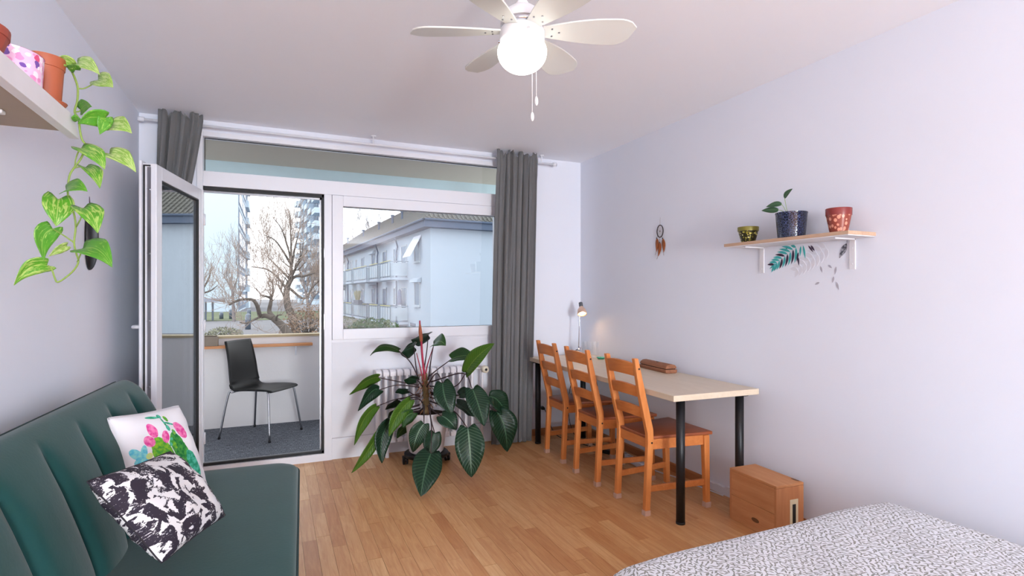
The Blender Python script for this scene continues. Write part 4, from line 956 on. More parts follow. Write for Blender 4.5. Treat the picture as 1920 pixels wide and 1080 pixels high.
def gold_mosaic():
    t = NT('gold_dot_mosaic'); v = t.coord('UV'); x = t.n('ShaderNodeTexVoronoi'); t.put(x.inputs['Vector'], t.mapv(v, (3.4, 1, 1))); x.inputs['Scale'].default_value = 8
    c = t.ramp(t.sep(x.outputs['Color'])[0], [(0, lin((120, 112, 40))), (.4, lin((176, 168, 60))), (.7, lin((214, 208, 110))), (1, lin((240, 236, 190)))])
    return t.bsdf(t.mix(t.math('LESS_THAN', x.outputs['Distance'], .40), lin((48, 44, 24)), c), .3, .25, .5)
def blue_mosaic():
    t = NT('navy_mosaic'); v = t.coord('UV'); x = t.n('ShaderNodeTexVoronoi'); x.feature = 'DISTANCE_TO_EDGE'; t.put(x.inputs['Vector'], t.mapv(v, (4, 1, 1))); x.inputs['Scale'].default_value = 12
    return t.bsdf(t.mix(t.math('LESS_THAN', x.outputs['Distance'], .05), lin((20, 25, 46)), lin((80, 88, 122))), .12, 0, .6, t.bump(x.outputs['Distance'], .3, .002))
pot3('flower_pot', 'small golden dotted pot at the far end of the right wall shelf', (2.515, 2.305, ZS), .058, .036, .094, gold_mosaic(), .024, plain('dark_gold_rim', (128, 120, 52), .35, .3))
bp = thing('potted_seedling', 'navy speckled pot with a three-leaved seedling on the shelf', 'plant', (2.515, 2.02, ZS))
autosmooth(link_mesh('pot', MB().lathe([(.001, 0), (.062, 0), (.0665, .004), (.077, .128), (.079, .132), (.079, .138), (.073, .138), (.062, .01), (.001, .01)], (2.515, 2.02, ZS), 40), blue_mosaic(), bp), 40)
link_mesh('soil', MB().lathe([(.001, .118), (.07, .117)], (2.515, 2.02, ZS), 20), M_soil, bp)
M_seedling = big_leaf('seedling_leaf', (52, 84, 56), (66, 100, 68), (120, 148, 112))
sb = Vector((2.505, 2.03, ZS+.118))
for tip, base, ctl, sd in (((2.505, 2.075, 1.826), (2.50, 2.035, 1.782), (2.50, 2.05, 1.812), (.0, .013, -.013)),
                           ((2.46, 2.165, 1.703), (2.485, 2.08, 1.728), (2.47, 2.125, 1.735), (.004, .004, .017)),
                           ((2.43, 2.18, 1.668), (2.45, 2.095, 1.652), (2.435, 2.14, 1.672), (.0, .003, .018))): pass
def rw(px, py, d): return None
for (B, C_, T, S) in (((2.50, 2.049, 1.786), (2.50, 2.040, 1.812), (2.50, 2.000, 1.828), (.004, .013, .011)),
                      ((2.50, 2.068, 1.757), (2.49, 2.105, 1.770), (2.49, 2.160, 1.754), (.006, .002, .0155)),
                      ((2.50, 2.088, 1.728), (2.49, 2.130, 1.738), (2.49, 2.190, 1.738), (.006, .003, .0175))):
    lf = link_mesh('leaf', leaf_mesh(B, C_, T, S, False, .15, 10), M_seedling, bp, True); solid(lf, .0008)
    link_mesh('leaf_stalk', MB().tube(smooth_path([tuple(sb), (2.503, (sb.y+B[1])/2+.004, (sb.z+B[2])/2+.012), B], 5), .0013, 6), M_vine, lf, True)

pot3('flower_pot', 'red brown pot with pink painted dots at the near end of the shelf', (2.515, 1.757, ZS), .0575, .038, .122, dotted('pink_dotted_clay', (142, 66, 52), .98, 5.5, ((230, 168, 142), (206, 120, 96))), .034, plain('oxblood_rim', (132, 50, 46), .25))
# flat wall stickers
def flat_leaf(mb, y, z, ang, L, W, x=XR-.0015, curve=0):
    c, s = math.cos(R(ang)), math.sin(R(ang)); pts = []
    for sg in (1, -1):
        rng_ = range(9) if sg == 1 else range(7, 0, -1)
        for i in rng_:
            t_ = i/8; a = t_*L; b_ = sg*W/2*math.sin(math.pi*t_**.8) + curve*L*math.sin(math.pi*t_); pts.append((y + a*c - b_*s, z + a*s + b_*c))
    n = len(pts); mb.add([(x, p[0], p[1]) for p in pts] + [(x+.0012, p[0], p[1]) for p in pts], [tuple(range(n)), tuple(range(2*n-1, n-1, -1))] + [(i, (i+1) % n, n+(i+1) % n, n+i) for i in range(n)])
tp = thing('palm_wall_sticker', 'flat teal palm leaf sticker on the wall under the shelf', 'wall sticker', (2.618, 2.15, 1.48))
tl1 = MB(); tl2 = MB(); rgd = random.Random(4)
y0_, z0_, y1_, z1_ = 2.075, 1.528, 2.215, 1.440
for i in range(9):
    t_ = i/8; yy, zz = y0_+(y1_-y0_)*t_, z0_+(z1_-z0_)*t_; L = .085*(1-.45*t_)
    for sg in (1, -1):
        an = math.degrees(math.atan2(z1_-z0_, y1_-y0_)) + sg*(52-18*t_)
        L2 = min(L, (1.540-zz)/max(.05, math.sin(R(an)))) if math.sin(R(an)) > .05 else L
        (tl1 if rgd.random() < .78 else tl2)
        flat_leaf(tl1 if rgd.random() < .78 else tl2, yy, zz, an, L2, .0145, XR-.0015-.00005*i, .06*sg)
flat_leaf(tl1, 2.205, 1.446, -34, .05, .011)
for (yy, zz, an, L) in ((2.045, 1.533, -85, .055), (2.03, 1.535, -100, .075), (1.985, 1.532, -125, .04), (2.06, 1.50, -78, .05)): flat_leaf(tl1 if L > .05 else tl2, yy, zz, an, L, .011)
flat_leaf(tl2, 2.062, 1.475, -97, .05, .011); flat_leaf(tl2, 2.0, 1.532, -128, .05, .009); flat_leaf(tl2, 2.112, 1.535, -20, .03, .009)
stuff(link_mesh('teal_leaflets', tl1, plain('teal_print', (74, 176, 176), .7, 0, .2, .3, 40), tp)); stuff(link_mesh('dark_leaflets', tl2, plain('dark_plum_print', (58, 40, 66), .7), tp))
gs = thing('grey_leaf_wall_sticker', 'pale grey monstera leaf sticker on the wall under the shelf', 'wall sticker', (2.618, 1.97, 1.46))
gm = MB()
for i in range(8):
    t_ = i/7; yy, zz = 1.90+.165*t_, 1.512-.105*t_
    for sg in (1, -1):
        an = math.degrees(math.atan2(-.105, .165)) + sg*(62-25*t_); L = .075*(.75+.5*t_)*(1-.5*t_*t_)
        if math.sin(R(an)) > .05: L = min(L, (1.540-zz)/math.sin(R(an)))
        flat_leaf(gm, yy, zz, an, L, .022, XR-.0012-.00004*i, .05*sg)
link_mesh('leaf_print', gm, plain('pale_grey_print', (221, 221, 230), .8, 0, .2, .02), gs)
fd = thing('feather_wall_sticker', 'dark speckled feather sticker hanging below the right end of the shelf', 'wall sticker', (2.618, 1.80, 1.49))
fm = MB(); flat_leaf(fm, 1.788, 1.526, -62, .082, .030); flat_leaf(fm, 1.786, 1.545, -88, .022, .0025)
def speck():
    t = NT('speckled_feather'); n_ = t.noise(t.coord('Object'), 90, 3, .7)
    return t.bsdf(t.ramp(n_, [(.42, lin((66, 66, 76))), (.56, lin((170, 170, 180)))]), .8)
link_mesh('feather_print', fm, speck(), fd)
M_seedgrey = plain('grey_seed_print', (178, 175, 186), .8, 0, .2, .2, 80)
for k, (yy, zz, an, L, lab) in enumerate(((1.930, 1.418, -108, .036, 'tiny grey leaf sticker on the wall, left of the upper three'), (1.886, 1.422, -140, .026, 'tiny grey leaf sticker slanting right, middle of the upper three'),
     (1.843, 1.412, -80, .042, 'tiny grey leaf sticker, upright, right of the upper three'), (1.855, 1.362, -75, .034, 'tiny grey leaf sticker midway between upper and lower ones'),
     (1.935, 1.334, 205, .030, 'tiny grey leaf sticker lying flat, lowest on the left'), (1.842, 1.334, -108, .044, 'tiny grey leaf sticker, lowest on the right'))):
    if k == 4: an = -25
    f = MB(); flat_leaf(f, yy, zz, an, L, .011); tag(link_mesh('leaf_wall_sticker', f, M_seedgrey), lab, 'wall sticker', 'small falling leaf stickers')

dc = thing('dreamcatcher', 'small dreamcatcher with brown feathers on the right wall', 'dreamcatcher', (2.61, 3.205, 1.70))
cy, cz = 3.205, 1.738
link_mesh('hoop', MB().tube([(2.612, cy+.034*math.cos(a*.2618), cz+.045*math.sin(a*.2618)) for a in range(25)], .0035, 6, False), plain('dark_wrapped_hoop', (48, 36, 40), .8, 0, .2, .3, 200), dc, True)
web = MB(); N_ = 10
for ring_, r_ in ((0, 1.0), (1, .68), (2, .38)):
    for k in range(N_):
        a0, a1 = 2*math.pi*(k+ring_*.5)/N_, 2*math.pi*(k+.5+ring_*.5)/N_; r1 = (1.0, .68, .38, .12)[ring_+1]
        for a2 in (a1, a1-2*math.pi/N_): web.tube([(2.612, cy+.034*r_*math.cos(a0), cz+.045*r_*math.sin(a0)), (2.612, cy+.034*r1*math.cos(a2), cz+.045*r1*math.sin(a2))], .0007, 4)
link_mesh('web', web, plain('white_thread', (214, 206, 204), .8), dc)
link_mesh('bead', MB().ball((2.611, cy, cz), .004, 8, 6), M_black, dc, True)
link_mesh('cord', MB().tube([(2.612, cy, cz+.045), (2.616, cy+.002, cz+.103)], .0008, 5), plain('thin_cord', (150, 130, 130), .9), dc)
M_feather = plain('rust_feather', (164, 92, 52), .8, 0, .2, .25, 60)
for k, (dy, dz, L, an) in enumerate(((.036, -.052, .098, -86), (.002, -.086, .100, -78), (-.031, -.060, .100, -95))):
    f = MB()
    def fe(u, v, dy=dy, dz=dz, L=L, an=an):
        wv = .019*math.sin(math.pi*min(1, u*.93+.05)**.75); c = 2*v-1; a = R(an)
        yy = cy+dy; zz = cz+dz
        return (2.610 + .004*math.sin(3*u)+.003*abs(c), yy + u*L*math.cos(a) - c*wv*math.sin(a), zz + u*L*math.sin(a) + c*wv*math.cos(a))
    fo = link_mesh('feather', f.grid(fe, 10, 6), M_feather, dc, True); solid(fo, .001)
    p0 = fe(0, .5); p1 = fe(1, .5)
    link_mesh('quill', MB().tube([(2.609, cy+dy*.75, cz+dz*.62), p0, p1, (p1[0], p1[1]+.012*(1 if k < 2 else -.3), p1[2]-.022)], .0011, 5), plain('pale_quill', (120, 90, 70), .7), fo)
    link_mesh('feather_bead', MB().ball((2.610, p0[1], p0[2]+.004), .0045, 8, 6), M_black, fo, True)

# ---- left wall shelf with pots and pothos
ls_ = thing('wall_shelf', 'thick white shelf high on the left wall holding flower pots', 'shelf', (-.70, 1.4, 1.755))
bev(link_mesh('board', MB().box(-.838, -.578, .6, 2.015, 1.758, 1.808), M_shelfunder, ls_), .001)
edge = MB(); edge.prism([(.6, 1.755), (2.075, 1.752), (2.06, 1.765), (2.018, 1.810), (.6, 1.810)], 'x', -.582, -.555)
bev(link_mesh('front_edge', edge, M_shelfwhite, ls_), .0015)
link_mesh('white_top', MB().box(-.838, -.58, .6, 2.017, 1.808, 1.810), M_shelfwhite, ls_)
for y_ in (1.0, 1.985 - .14):
    br = bev(link_mesh('bracket', MB().box(-.838, -.655, y_-.012, y_+.012, 1.747, 1.757).box(-.838, -.830, y_-.012, y_+.012, 1.60, 1.757), M_shelfwhite, ls_), .003)
    link_mesh('screw', MB().disc((-.69, y_, 1.747), .004, (0, 0, -1), .0015, 8).disc((-.76, y_, 1.747), .004, (0, 0, -1), .0015, 8), M_steel, br)
ZL = 1.810
def pink_pattern():
    t = NT('pink_flower_pattern'); v = t.coord('UV'); x = t.n('ShaderNodeTexVoronoi'); t.put(x.inputs['Vector'], t.vm('ADD', t.mapv(v, (5.5, 1, 1)), t.vm('SCALE', t.noise(v, 8, 2, out=1), .12))); x.inputs['Scale'].default_value = 5.0
    c = t.ramp(t.sep(x.outputs['Color'])[0], [(0, lin((236, 150, 200))), (.25, lin((248, 236, 246))), (.45, lin((220, 80, 130))), (.62, lin((120, 80, 170))), (.78, lin((250, 240, 248))), (1, lin((240, 180, 214)))], 'CONSTANT')
    return t.bsdf(t.mix(t.math('LESS_THAN', x.outputs['Distance'], .50), lin((244, 196, 228)), c), .5)
pot3('flower_pot', 'pink and purple patterned round pot on the left wall shelf', (-.652, 1.822, ZL), .086, .080, .092, pink_pattern())
pot3('flower_pot', 'red brown clay pot at the edge of the photo on the left shelf', (-.650, 1.62, ZL), .083, .060, .078, plain('brown_clay', (158, 72, 56), .6), .02)
po = thing('potted_pothos', 'trailing pothos in a terracotta plastic pot at the shelf end', 'plant', (-.612, 2.0, ZL))
tcx = (-.612, 1.985, ZL)
autosmooth(link_mesh('pot', MB().lathe([(.001, .012), (.034, .012), (.0365, .018), (.043, .118), (.0455, .119), (.0475, .147), (.0475, .150), (.043, .150), (.035, .03), (.001, .028)], tcx, 36), M_terra, po), 40)
autosmooth(link_mesh('saucer', MB().lathe([(.001, .001), (.038, .001), (.050, .020), (.051, .022), (.048, .022), (.037, .006), (.001, .006)], tcx, 36), M_terra, po), 40)
link_mesh('soil', MB().lathe([(.001, .136), (.042, .135)], tcx, 20), M_soil, po)
for v_ in VINES:
    q = smooth_path(v_, 4); main = len(v_) > 8
    link_mesh('vine', MB().tube(q, path_r(q, .0032 if main else .0022, .0024 if main else .0016), 7), M_vine, po, True)
for B, C_, T, S, tone in POTHOS:
    lf = link_mesh('leaf', leaf_mesh(B, C_, T, S, True, .22, 12, .04), M_po[tone], po, True); solid(lf, .001)
mk = thing('wall_mask', 'long black oval wall hanging on a cord beside the pothos vines', 'wall decoration', (-.83, 3.30, 1.5))
msk = MB()
def mf(u, v):
    a = 2*math.pi*v; t_ = math.pi*u
    return (-.838 + .034*math.sin(t_)*max(0, math.cos(a)) + .001, 3.275 + .072*math.sin(t_)**.8*math.sin(a), 1.545 - .155*math.cos(t_))
link_mesh('mask', msk.grid(mf, 20, 24), plain('black_lacquer_mask', (26, 26, 30), .35, 0, .5), mk, True)
link_mesh('cord', MB().tube([(-.835, 3.262, 1.69), (-.837, 3.275, 1.752), (-.835, 3.288, 1.69)], .0015, 5), plain('mask_cord', (110, 90, 100), .9), mk)

# ---- balcony chair (bent ply shell on steel tubes) and planter
bc = thing('balcony_chair', 'black bent plywood chair with steel legs on the balcony', 'chair', (-.105, 5.595, BZ), math.atan2(-.316, .429))
def shell(u, v):
    pr = [(.235, .430), (.215, .446), (.12, .452), (0, .447), (-.10, .440), (-.165, .447), (-.200, .485), (-.218, .56), (-.235, .68), (-.258, .79), (-.285, .885)]
    t_ = u*(len(pr)-1); i = min(int(t_), len(pr)-2); f = t_-i; g = lambda k: pr[max(0, min(len(pr)-1, k))]
    cr = lambda a, b_, c, d: .5*((2*b_)+(-a+c)*f+(2*a-5*b_+4*c-d)*f*f+(-a+3*b_-3*c+d)*f**3)
    x_, z_ = (cr(g(i-1)[q], g(i)[q], g(i+1)[q], g(i+2)[q]) for q in (0, 1))
    c = 2*v-1; hw = .205 - .035*max(0, (u-.45)/.55) - .012*(max(0, (.08-u)/.08))**2
    curve = .018*c*c*(1 if u > .6 else .3)
    return (x_ + (curve if u > .55 else 0), c*hw, z_ + (0 if u > .55 else .004*c*c))
sh = solid(link_mesh('shell', MB().grid(shell, 40, 12), M_blackwood, bc, True), .012)
for s in (-1, 1):
    link_mesh('leg', MB().tube(smooth_path([(.255, s*.238, .0), (.205, s*.19, .40), (.185, s*.17, .425), (.15, s*.10, .432)], 6), .0095, 10), M_steel, bc, True)
    link_mesh('leg', MB().tube(smooth_path([(-.272, s*.238, .0), (-.215, s*.19, .39), (-.185, s*.165, .420), (-.12, s*.11, .430), (.15, s*.10, .432)], 6), .0095, 10), M_steel, bc, True)
    for x_ in (.255, -.272): link_mesh('foot_cap', MB().tube([(x_, s*.238, 0), (x_*.985, s*.236, .02)], .012, 10), M_black, bc, True)
pb = thing('planter_box', 'grey brown box standing on the balcony ledge at the left', 'planter', (-.62, 5.93, .768))
bev(link_mesh('box', MB().box(-.80, -.505, 5.93, 6.015, .768, .862), plain('taupe_planter', (128, 116, 104), .8), pb), .004)
link_mesh('soil', MB().box(-.79, -.515, 5.935, 6.01, .855, .866), M_soil, pb)
# ================================================================ OUTSIDE
GZ = -.95
M_ground = plain('asphalt', (121, 119, 122), .9, 0, .2, .12, .3); M_lawn = plain('winter_lawn', (108, 113, 92), .95, 0, .1, .25, .5); M_path = plain('pale_paving', (163, 163, 168), .9)
struct(link_mesh('ground', MB().box(-160, 160, YB+2.2, 260, GZ-.5, GZ), M_ground))
struct(link_mesh('ground_lawn', MB().box(-60, 7, 51, 76, GZ, GZ+.03), M_lawn))
struct(link_mesh('ground_path', MB().box(-40, 5, 22, 33, GZ, GZ+.02), M_path))
M_render = plain('pale_render', (164, 173, 183), .9, 0, .1, .03, .6); M_rendershade = plain('facade_render', (214, 220, 224), .9, 0, .1, .03, .6)
M_eave = plain('blue_grey_eaves', (72, 84, 104), .7); M_winframe = plain('far_window_frame', (160, 166, 172), .6); M_dark = plain('far_window_pane', (92, 102, 116), .15, 0, .6)
M_balglass = plain('balcony_panel', (157, 168, 175), .4); M_rail = plain('balcony_rail', (120, 130, 138), .5)
def roof_tiles():
    t = NT('mossy_roof_tile'); v = t.coord('Object'); n_ = t.noise(v, 1.6, 4, .65)
    f2 = t.noise(v, 14, 3, .7)
    return t.bsdf(t.mix(f2, t.ramp(n_, [(.35, lin((78, 72, 71))), (.65, lin((96, 92, 88)))]), lin((108, 108, 102)), 'MIX'), .9, 0, .1)
AB = thing('apartment_building', 'pale two storey apartment house with tiled hip roof and balconies seen through the window', 'building', (8.6, 31.7, GZ), R(3.3))
def A(name, mb, mat, par=None): return link_mesh(name, mb, mat, par or AB, local=True)
AW, AL, EZ = 10.5, 46.0, 5.28 - GZ
A('wall', MB().box(0, AW, 0, AL, 0, EZ), M_render)
ov = .55
A('eaves', MB().box(-ov, AW+ov, -ov, AL+ov, EZ, EZ+.45), M_eave); A('gutter', MB().tube([(-ov-.05, -ov, EZ+.45), (-ov-.05, AL, EZ+.45)], .08, 8).tube([(-ov, -ov-.05, EZ+.45), (AW+ov, -ov-.05, EZ+.45)], .08, 8), M_eave)
# stepped tile courses on the four hips, one joined part
cs_ = MB(); ncs = 22; RH = 4.3; hw_ = AW/2+ov+.1
for i in range(ncs):
    a, b_ = i/ncs, (i+1)/ncs; z0, z1 = EZ+.47+RH*a, EZ+.47+RH*b_
    def ring(t_, z): return [(-ov-.1+hw_*t_, -ov-.1+hw_*t_, z), (AW+ov+.1-hw_*t_, -ov-.1+hw_*t_, z), (AW+ov+.1-hw_*t_, AL+ov+.1-hw_*t_, z), (-ov-.1+hw_*t_, AL+ov+.1-hw_*t_, z)]
    vs = ring(a, z0-.02) + ring(a, z0+.05) + ring(b_, z1+.0)
    cs_.add(vs, [(k, (k+1) % 4, 4+(k+1) % 4, 4+k) for k in range(4)] + [(4+k, 4+(k+1) % 4, 8+(k+1) % 4, 8+k) for k in range(4)])
rt = MB()
nroll = 40                                          # rolls of the tiles on the near hip
for i in range(nroll):
    x_ = -ov + (AW+2*ov)*(i+.5)/nroll; t_ = min(1, min(x_+ov+.1, AW+ov+.1-x_)/hw_)
    rt.beam((x_, -ov-.1, EZ+.53), (x_, -ov-.1+hw_*t_, EZ+.53+RH*t_), .12, .07)
M_tile = roof_tiles(); stuff(A('tile_courses', cs_, M_tile)); stuff(A('tile_rolls', rt, M_tile))
for y_ in (7, 12, 15, 20, 27, 36): A('roof_vent', MB().tube([(1.6, y_, EZ+1.6), (1.6, y_, EZ+2.75)], .09, 8).tube([(1.6, y_, EZ+2.7), (1.6, y_, EZ+2.85)], .16, 8), M_eave)
def fwin(y0, y1, z0, z1, hood=False):
    z0, z1 = z0-GZ, z1-GZ; m = MB(); e = .09
    m.box(-.05, .05, y0, y0+e, z0, z1); m.box(-.05, .05, y1-e, y1, z0, z1); m.box(-.05, .05, y0+e, y1-e, z1-e, z1); m.box(-.05, .05, y0+e, y1-e, z0, z0+e); m.box(-.14, .05, y0-.05, y1+.05, z0-.06, z0)
    f = A('window', m, M_winframe); A('pane', MB().box(-.02, .03, y0+e, y1-e, z0+e, z1-e), M_dark, f)
    if hood: A('shutter_box', MB().prism([(-.02, z1+.3), (-.02, z1), (-.3, z1), (-.26, z1+.18)], 'y', y0-.25, y1+.25), M_render, f)
fwin(2.0, 3.2, .50, 2.05, True); fwin(2.0, 3.2, 3.35, 4.75)
A('awning', MB().prism([(-.03, 4.95-GZ), (-.75, 3.65-GZ), (-.78, 3.68-GZ), (-.03, 5.05-GZ)], 'y', 1.75, 3.35), M_white)
for y0, y1, hood in ((5.0, 6.4, 0), (7.9, 8.5, 0), (10.6, 11.8, 0), (14.6, 15.8, 1), (18.9, 20.1, 0), (22.2, 22.8, 0), (24.3, 25.4, 0), (28.6, 29.8, 1), (33, 34.2, 0)):
    for zb in (-.45, 2.45): fwin(y0, y1, zb + (.9 if hood or y1-y0 < .8 else .05), zb+2.25, bool(hood))
for y_ in (7.3, 13.3, 26.4): A('downpipe', MB().tube([(-.5, y_-1.0, EZ), (-.12, y_-.3, EZ-.6), (-.12, y_, EZ-.9), (-.12, y_, .2)], .06, 8), M_eave)
for y0, y1 in ((4.7, 10.9), (12.2, 17.3), (18.4, 24.6), (27, 33)):
    ym = (y0+y1)/2
    for zb in (-.62, 2.42):
        z0 = zb-GZ; dp = 1.25
        for ya, yb in ((y0, y0+2.7), (y1-2.5, y1)):
            bal = A('balcony', MB().box(-dp, 0, ya, yb, z0-.16, z0), M_render)
            fr_ = MB(); n_ = 4
            fr_.tube([(0, ya, z0+1.08), (-dp, ya, z0+1.08), (-dp, yb, z0+1.08), (0, yb, z0+1.08)], .035, 6)
            fr_.tube([(-dp, ya, z0+.1), (-dp, yb, z0+.1)], .02, 6)
            for k in range(n_+1): yy = ya+(yb-ya)*k/n_; fr_.box(-dp-.02, -dp+.02, yy-.02, yy+.02, z0, z0+1.08)
            A('railing', fr_, M_rail, bal)
            for k in range(n_): A('panel', MB().box(-dp-.005, -dp+.005, ya+(yb-ya)*k/n_+.04, ya+(yb-ya)*(k+1)/n_-.04, z0+.12, z0+.98), M_balglass, bal)
            A('side_panel', MB().box(-dp+.04, -.04, ya-.005, ya+.005, z0+.12, z0+.98), M_balglass, bal)
            A('yellow_rail_cap', MB().box(-dp-.04, -dp+.04, ya, yb, z0+1.10, z0+1.13), M_lid, bal)
A('basement_window', MB().box(-.02, .02, 3.0, 4.2, .08, .32), M_dark)
ct = thing('hanging_coat', 'dark coats hung out on the lower balcony of the apartment house', 'coat', (7.95, 37.4, .5))
link_mesh('coat', MB().lathe([(.05, 1.15), (.2, 1.0), (.24, .5), (.34, .05), (.001, .05)], (7.95, 37.4, .5), 14, .6, 1), plain('navy_cloth', (78, 84, 110), .9), ct, True)
fp = thing('flower_box', 'window box with dry grass on the lower middle balcony', 'flower box', (6.2, 44.6, .45))
link_mesh('trough', MB().box(5.98, 6.3, 43.4, 46.2, .52, .82), plain('grey_trough', (88, 92, 100), .8), fp)
gr = MB(); rg = random.Random(8)
for k in range(120):
    a = rg.uniform(0, 6.28); L = rg.uniform(.3, .8); p = Vector((6.14+rg.uniform(-.1, .1), 44.9+rg.uniform(-.4, .4), .8)); gr.beam(p, p+Vector((math.cos(a)*.3*L, math.sin(a)*.45*L, L)), .03, .02)
stuff(link_mesh('dry_grass', gr, plain('dry_grass', (150, 146, 112), .9), fp))

# ---- towers
TA = thing('tower_block', 'tall white tower block with blue glazed side beyond the trees', 'building', (-4.3, 78.4, GZ))
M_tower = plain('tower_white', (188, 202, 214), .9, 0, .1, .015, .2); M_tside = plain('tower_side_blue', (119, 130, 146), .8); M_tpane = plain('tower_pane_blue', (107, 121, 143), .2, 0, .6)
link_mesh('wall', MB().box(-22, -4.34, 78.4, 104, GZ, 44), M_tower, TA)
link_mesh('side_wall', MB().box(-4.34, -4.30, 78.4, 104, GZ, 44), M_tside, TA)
for fl in range(15):
    z_ = GZ + fl*2.75
    link_mesh('floor_band', MB().box(-4.5, -4.28, 78.6, 97, z_-.12, z_+.16), M_tower, TA)
    for k in range(2):
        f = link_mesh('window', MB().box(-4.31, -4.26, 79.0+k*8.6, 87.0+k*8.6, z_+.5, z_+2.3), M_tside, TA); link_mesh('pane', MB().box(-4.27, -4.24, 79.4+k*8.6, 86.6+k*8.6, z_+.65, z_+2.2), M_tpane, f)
    link_mesh('balcony', MB().box(-4.3, -3.85, 97.4, 103.6, z_-.1, z_+1.0), M_tower, TA)
TB = thing('tower_block', 'balconied high-rise block behind the bare tree at the door edge', 'building', (9.4, 121, GZ))
link_mesh('wall', MB().add([(9.4, 121, GZ), (6.5, 161, GZ), (10.5, 162, GZ), (13.2, 121.5, GZ), (9.4, 121, 42), (6.5, 161, 36), (10.5, 162, 36), (13.2, 121.5, 42)], [(0, 1, 2, 3), (7, 6, 5, 4), (0, 4, 5, 1), (1, 5, 6, 2), (2, 6, 7, 3), (3, 7, 4, 0)]), M_tside, TB)
for fl in range(13):
    for k in range(6):
        t0, t1 = (k+.06)/6, (k+.80)/6; z_ = GZ + fl*2.8 + (.9 if k % 2 else 0)
        p0 = Vector((9.4-2.9*t0, 121+40*t0, z_)); p1 = Vector((9.4-2.9*t1, 121+40*t1, z_)); q0, q1 = p0+Vector((-1.6, 0, 0)), p1+Vector((-1.6, 0, 0))
        hh = Vector((0, 0, 1.15)); m = MB(); m.add([p0, p1, q1, q0, p0+hh, p1+hh, q1+hh, q0+hh], [(0, 1, 2, 3), (7, 6, 5, 4), (0, 4, 5, 1), (1, 5, 6, 2), (2, 6, 7, 3), (3, 7, 4, 0)])
        bl = link_mesh('balcony', m, M_tower, TB)
        w0 = p0+Vector((-.06, .3, 1.25)); w1 = p1+Vector((-.06, -.3, 1.25)); link_mesh('window', MB().beam(w0+Vector((0, 0, .6)), w1+Vector((0, 0, .6)), .1, 1.1), M_dark, bl)

# ---- bare trees
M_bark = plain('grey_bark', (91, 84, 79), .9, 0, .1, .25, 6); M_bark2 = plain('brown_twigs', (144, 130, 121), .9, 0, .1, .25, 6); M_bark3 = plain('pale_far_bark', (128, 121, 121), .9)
def tree(name, label, limbs, seed, depth, twl, mat, twmat, group='bare trees outside the window', up=.25, droop=0, dens=5, twr=.006):
    rg = random.Random(seed); b0 = limbs[0][0][0]
    t = thing(name, label, 'tree', tuple(b0), 0, group); trunk = MB(); tw = MB()
    def rnd(d, sp): v = Vector((rg.gauss(0, 1), rg.gauss(0, 1), rg.gauss(0, 1))); return (d + v*sp + Vector((0, 0, up-droop))).normalized()
    def grow(p, d, L, r_, lev):
        pts = [p]; n = 4
        for k in range(n): d = rnd(d, .18); pts.append(pts[-1]+d*(L/n))
        (trunk if r_ > .02 else tw).tube(pts, [max(twr, r_*(1-.55*i/n)) for i in range(n+1)], 6 if r_ > .02 else 3, False)
        if lev <= 0: return
        for k in range(dens):
            i = rg.randint(1, n); grow(pts[i], rnd(d, .62), L*rg.uniform(.5, .82), r_*.52, lev-1)
    for pts, r0, r1, sub in limbs:
        q = smooth_path(pts, 5); trunk.tube(q, path_r(q, r0, r1), 8)
        for k in range(sub):
            i = rg.randint(len(q)//3, len(q)-1); dd = (q[min(i+1, len(q)-1)]-q[max(0, i-1)]).normalized(); grow(q[i], rnd(dd, .6), twl*rg.uniform(.6, 1.1), r1*.6, depth)
    link_mesh('trunk', trunk, mat, t, True); stuff(link_mesh('twigs', tw, twmat, t))
    return t
tree('bare_tree', 'gnarled low tree with crooked limbs right outside the balcony', [([(0.74, 23.72, -0.91), (0.52, 23.82, -0.39), (0.26, 23.93, 0.01), (-0.04, 24.06, 0.29)], 0.2, 0.13, 0), ([(-0.04, 24.06, 0.29), (-0.34, 24.19, 0.4), (-0.54, 24.28, 0.4), (-0.63, 23.88, 0.78), (-0.78, 23.73, 1.04), (-1.06, 23.64, 1.08), (-1.35, 23.55, 1.02), (-1.6, 23.44, 0.86)], 0.11, 0.03, 9), ([(-0.54, 24.28, 0.35), (-0.78, 23.95, 0.24), (-1.02, 23.73, 0.13), (-1.24, 23.5, 0.17)], 0.05, 0.02, 4), ([(0.0, 24.04, 0.27), (-0.2, 24.46, 0.54), (-0.16, 24.44, 0.87), (-0.14, 24.54, 1.09), (-0.3, 24.4, 1.18), (-0.54, 24.28, 1.23)], 0.11, 0.03, 9), ([(-0.14, 24.43, 1.05), (-0.06, 24.62, 1.43), (-0.1, 24.96, 1.88)], 0.06, 0.025, 7), ([(0.04, 24.03, 0.18), (0.1, 23.46, 0.42), (0.25, 23.28, 0.46)], 0.05, 0.02, 5)], 11, 2, 1.15, M_bark, M_bark2, up=0.12, dens=5, twr=0.005)
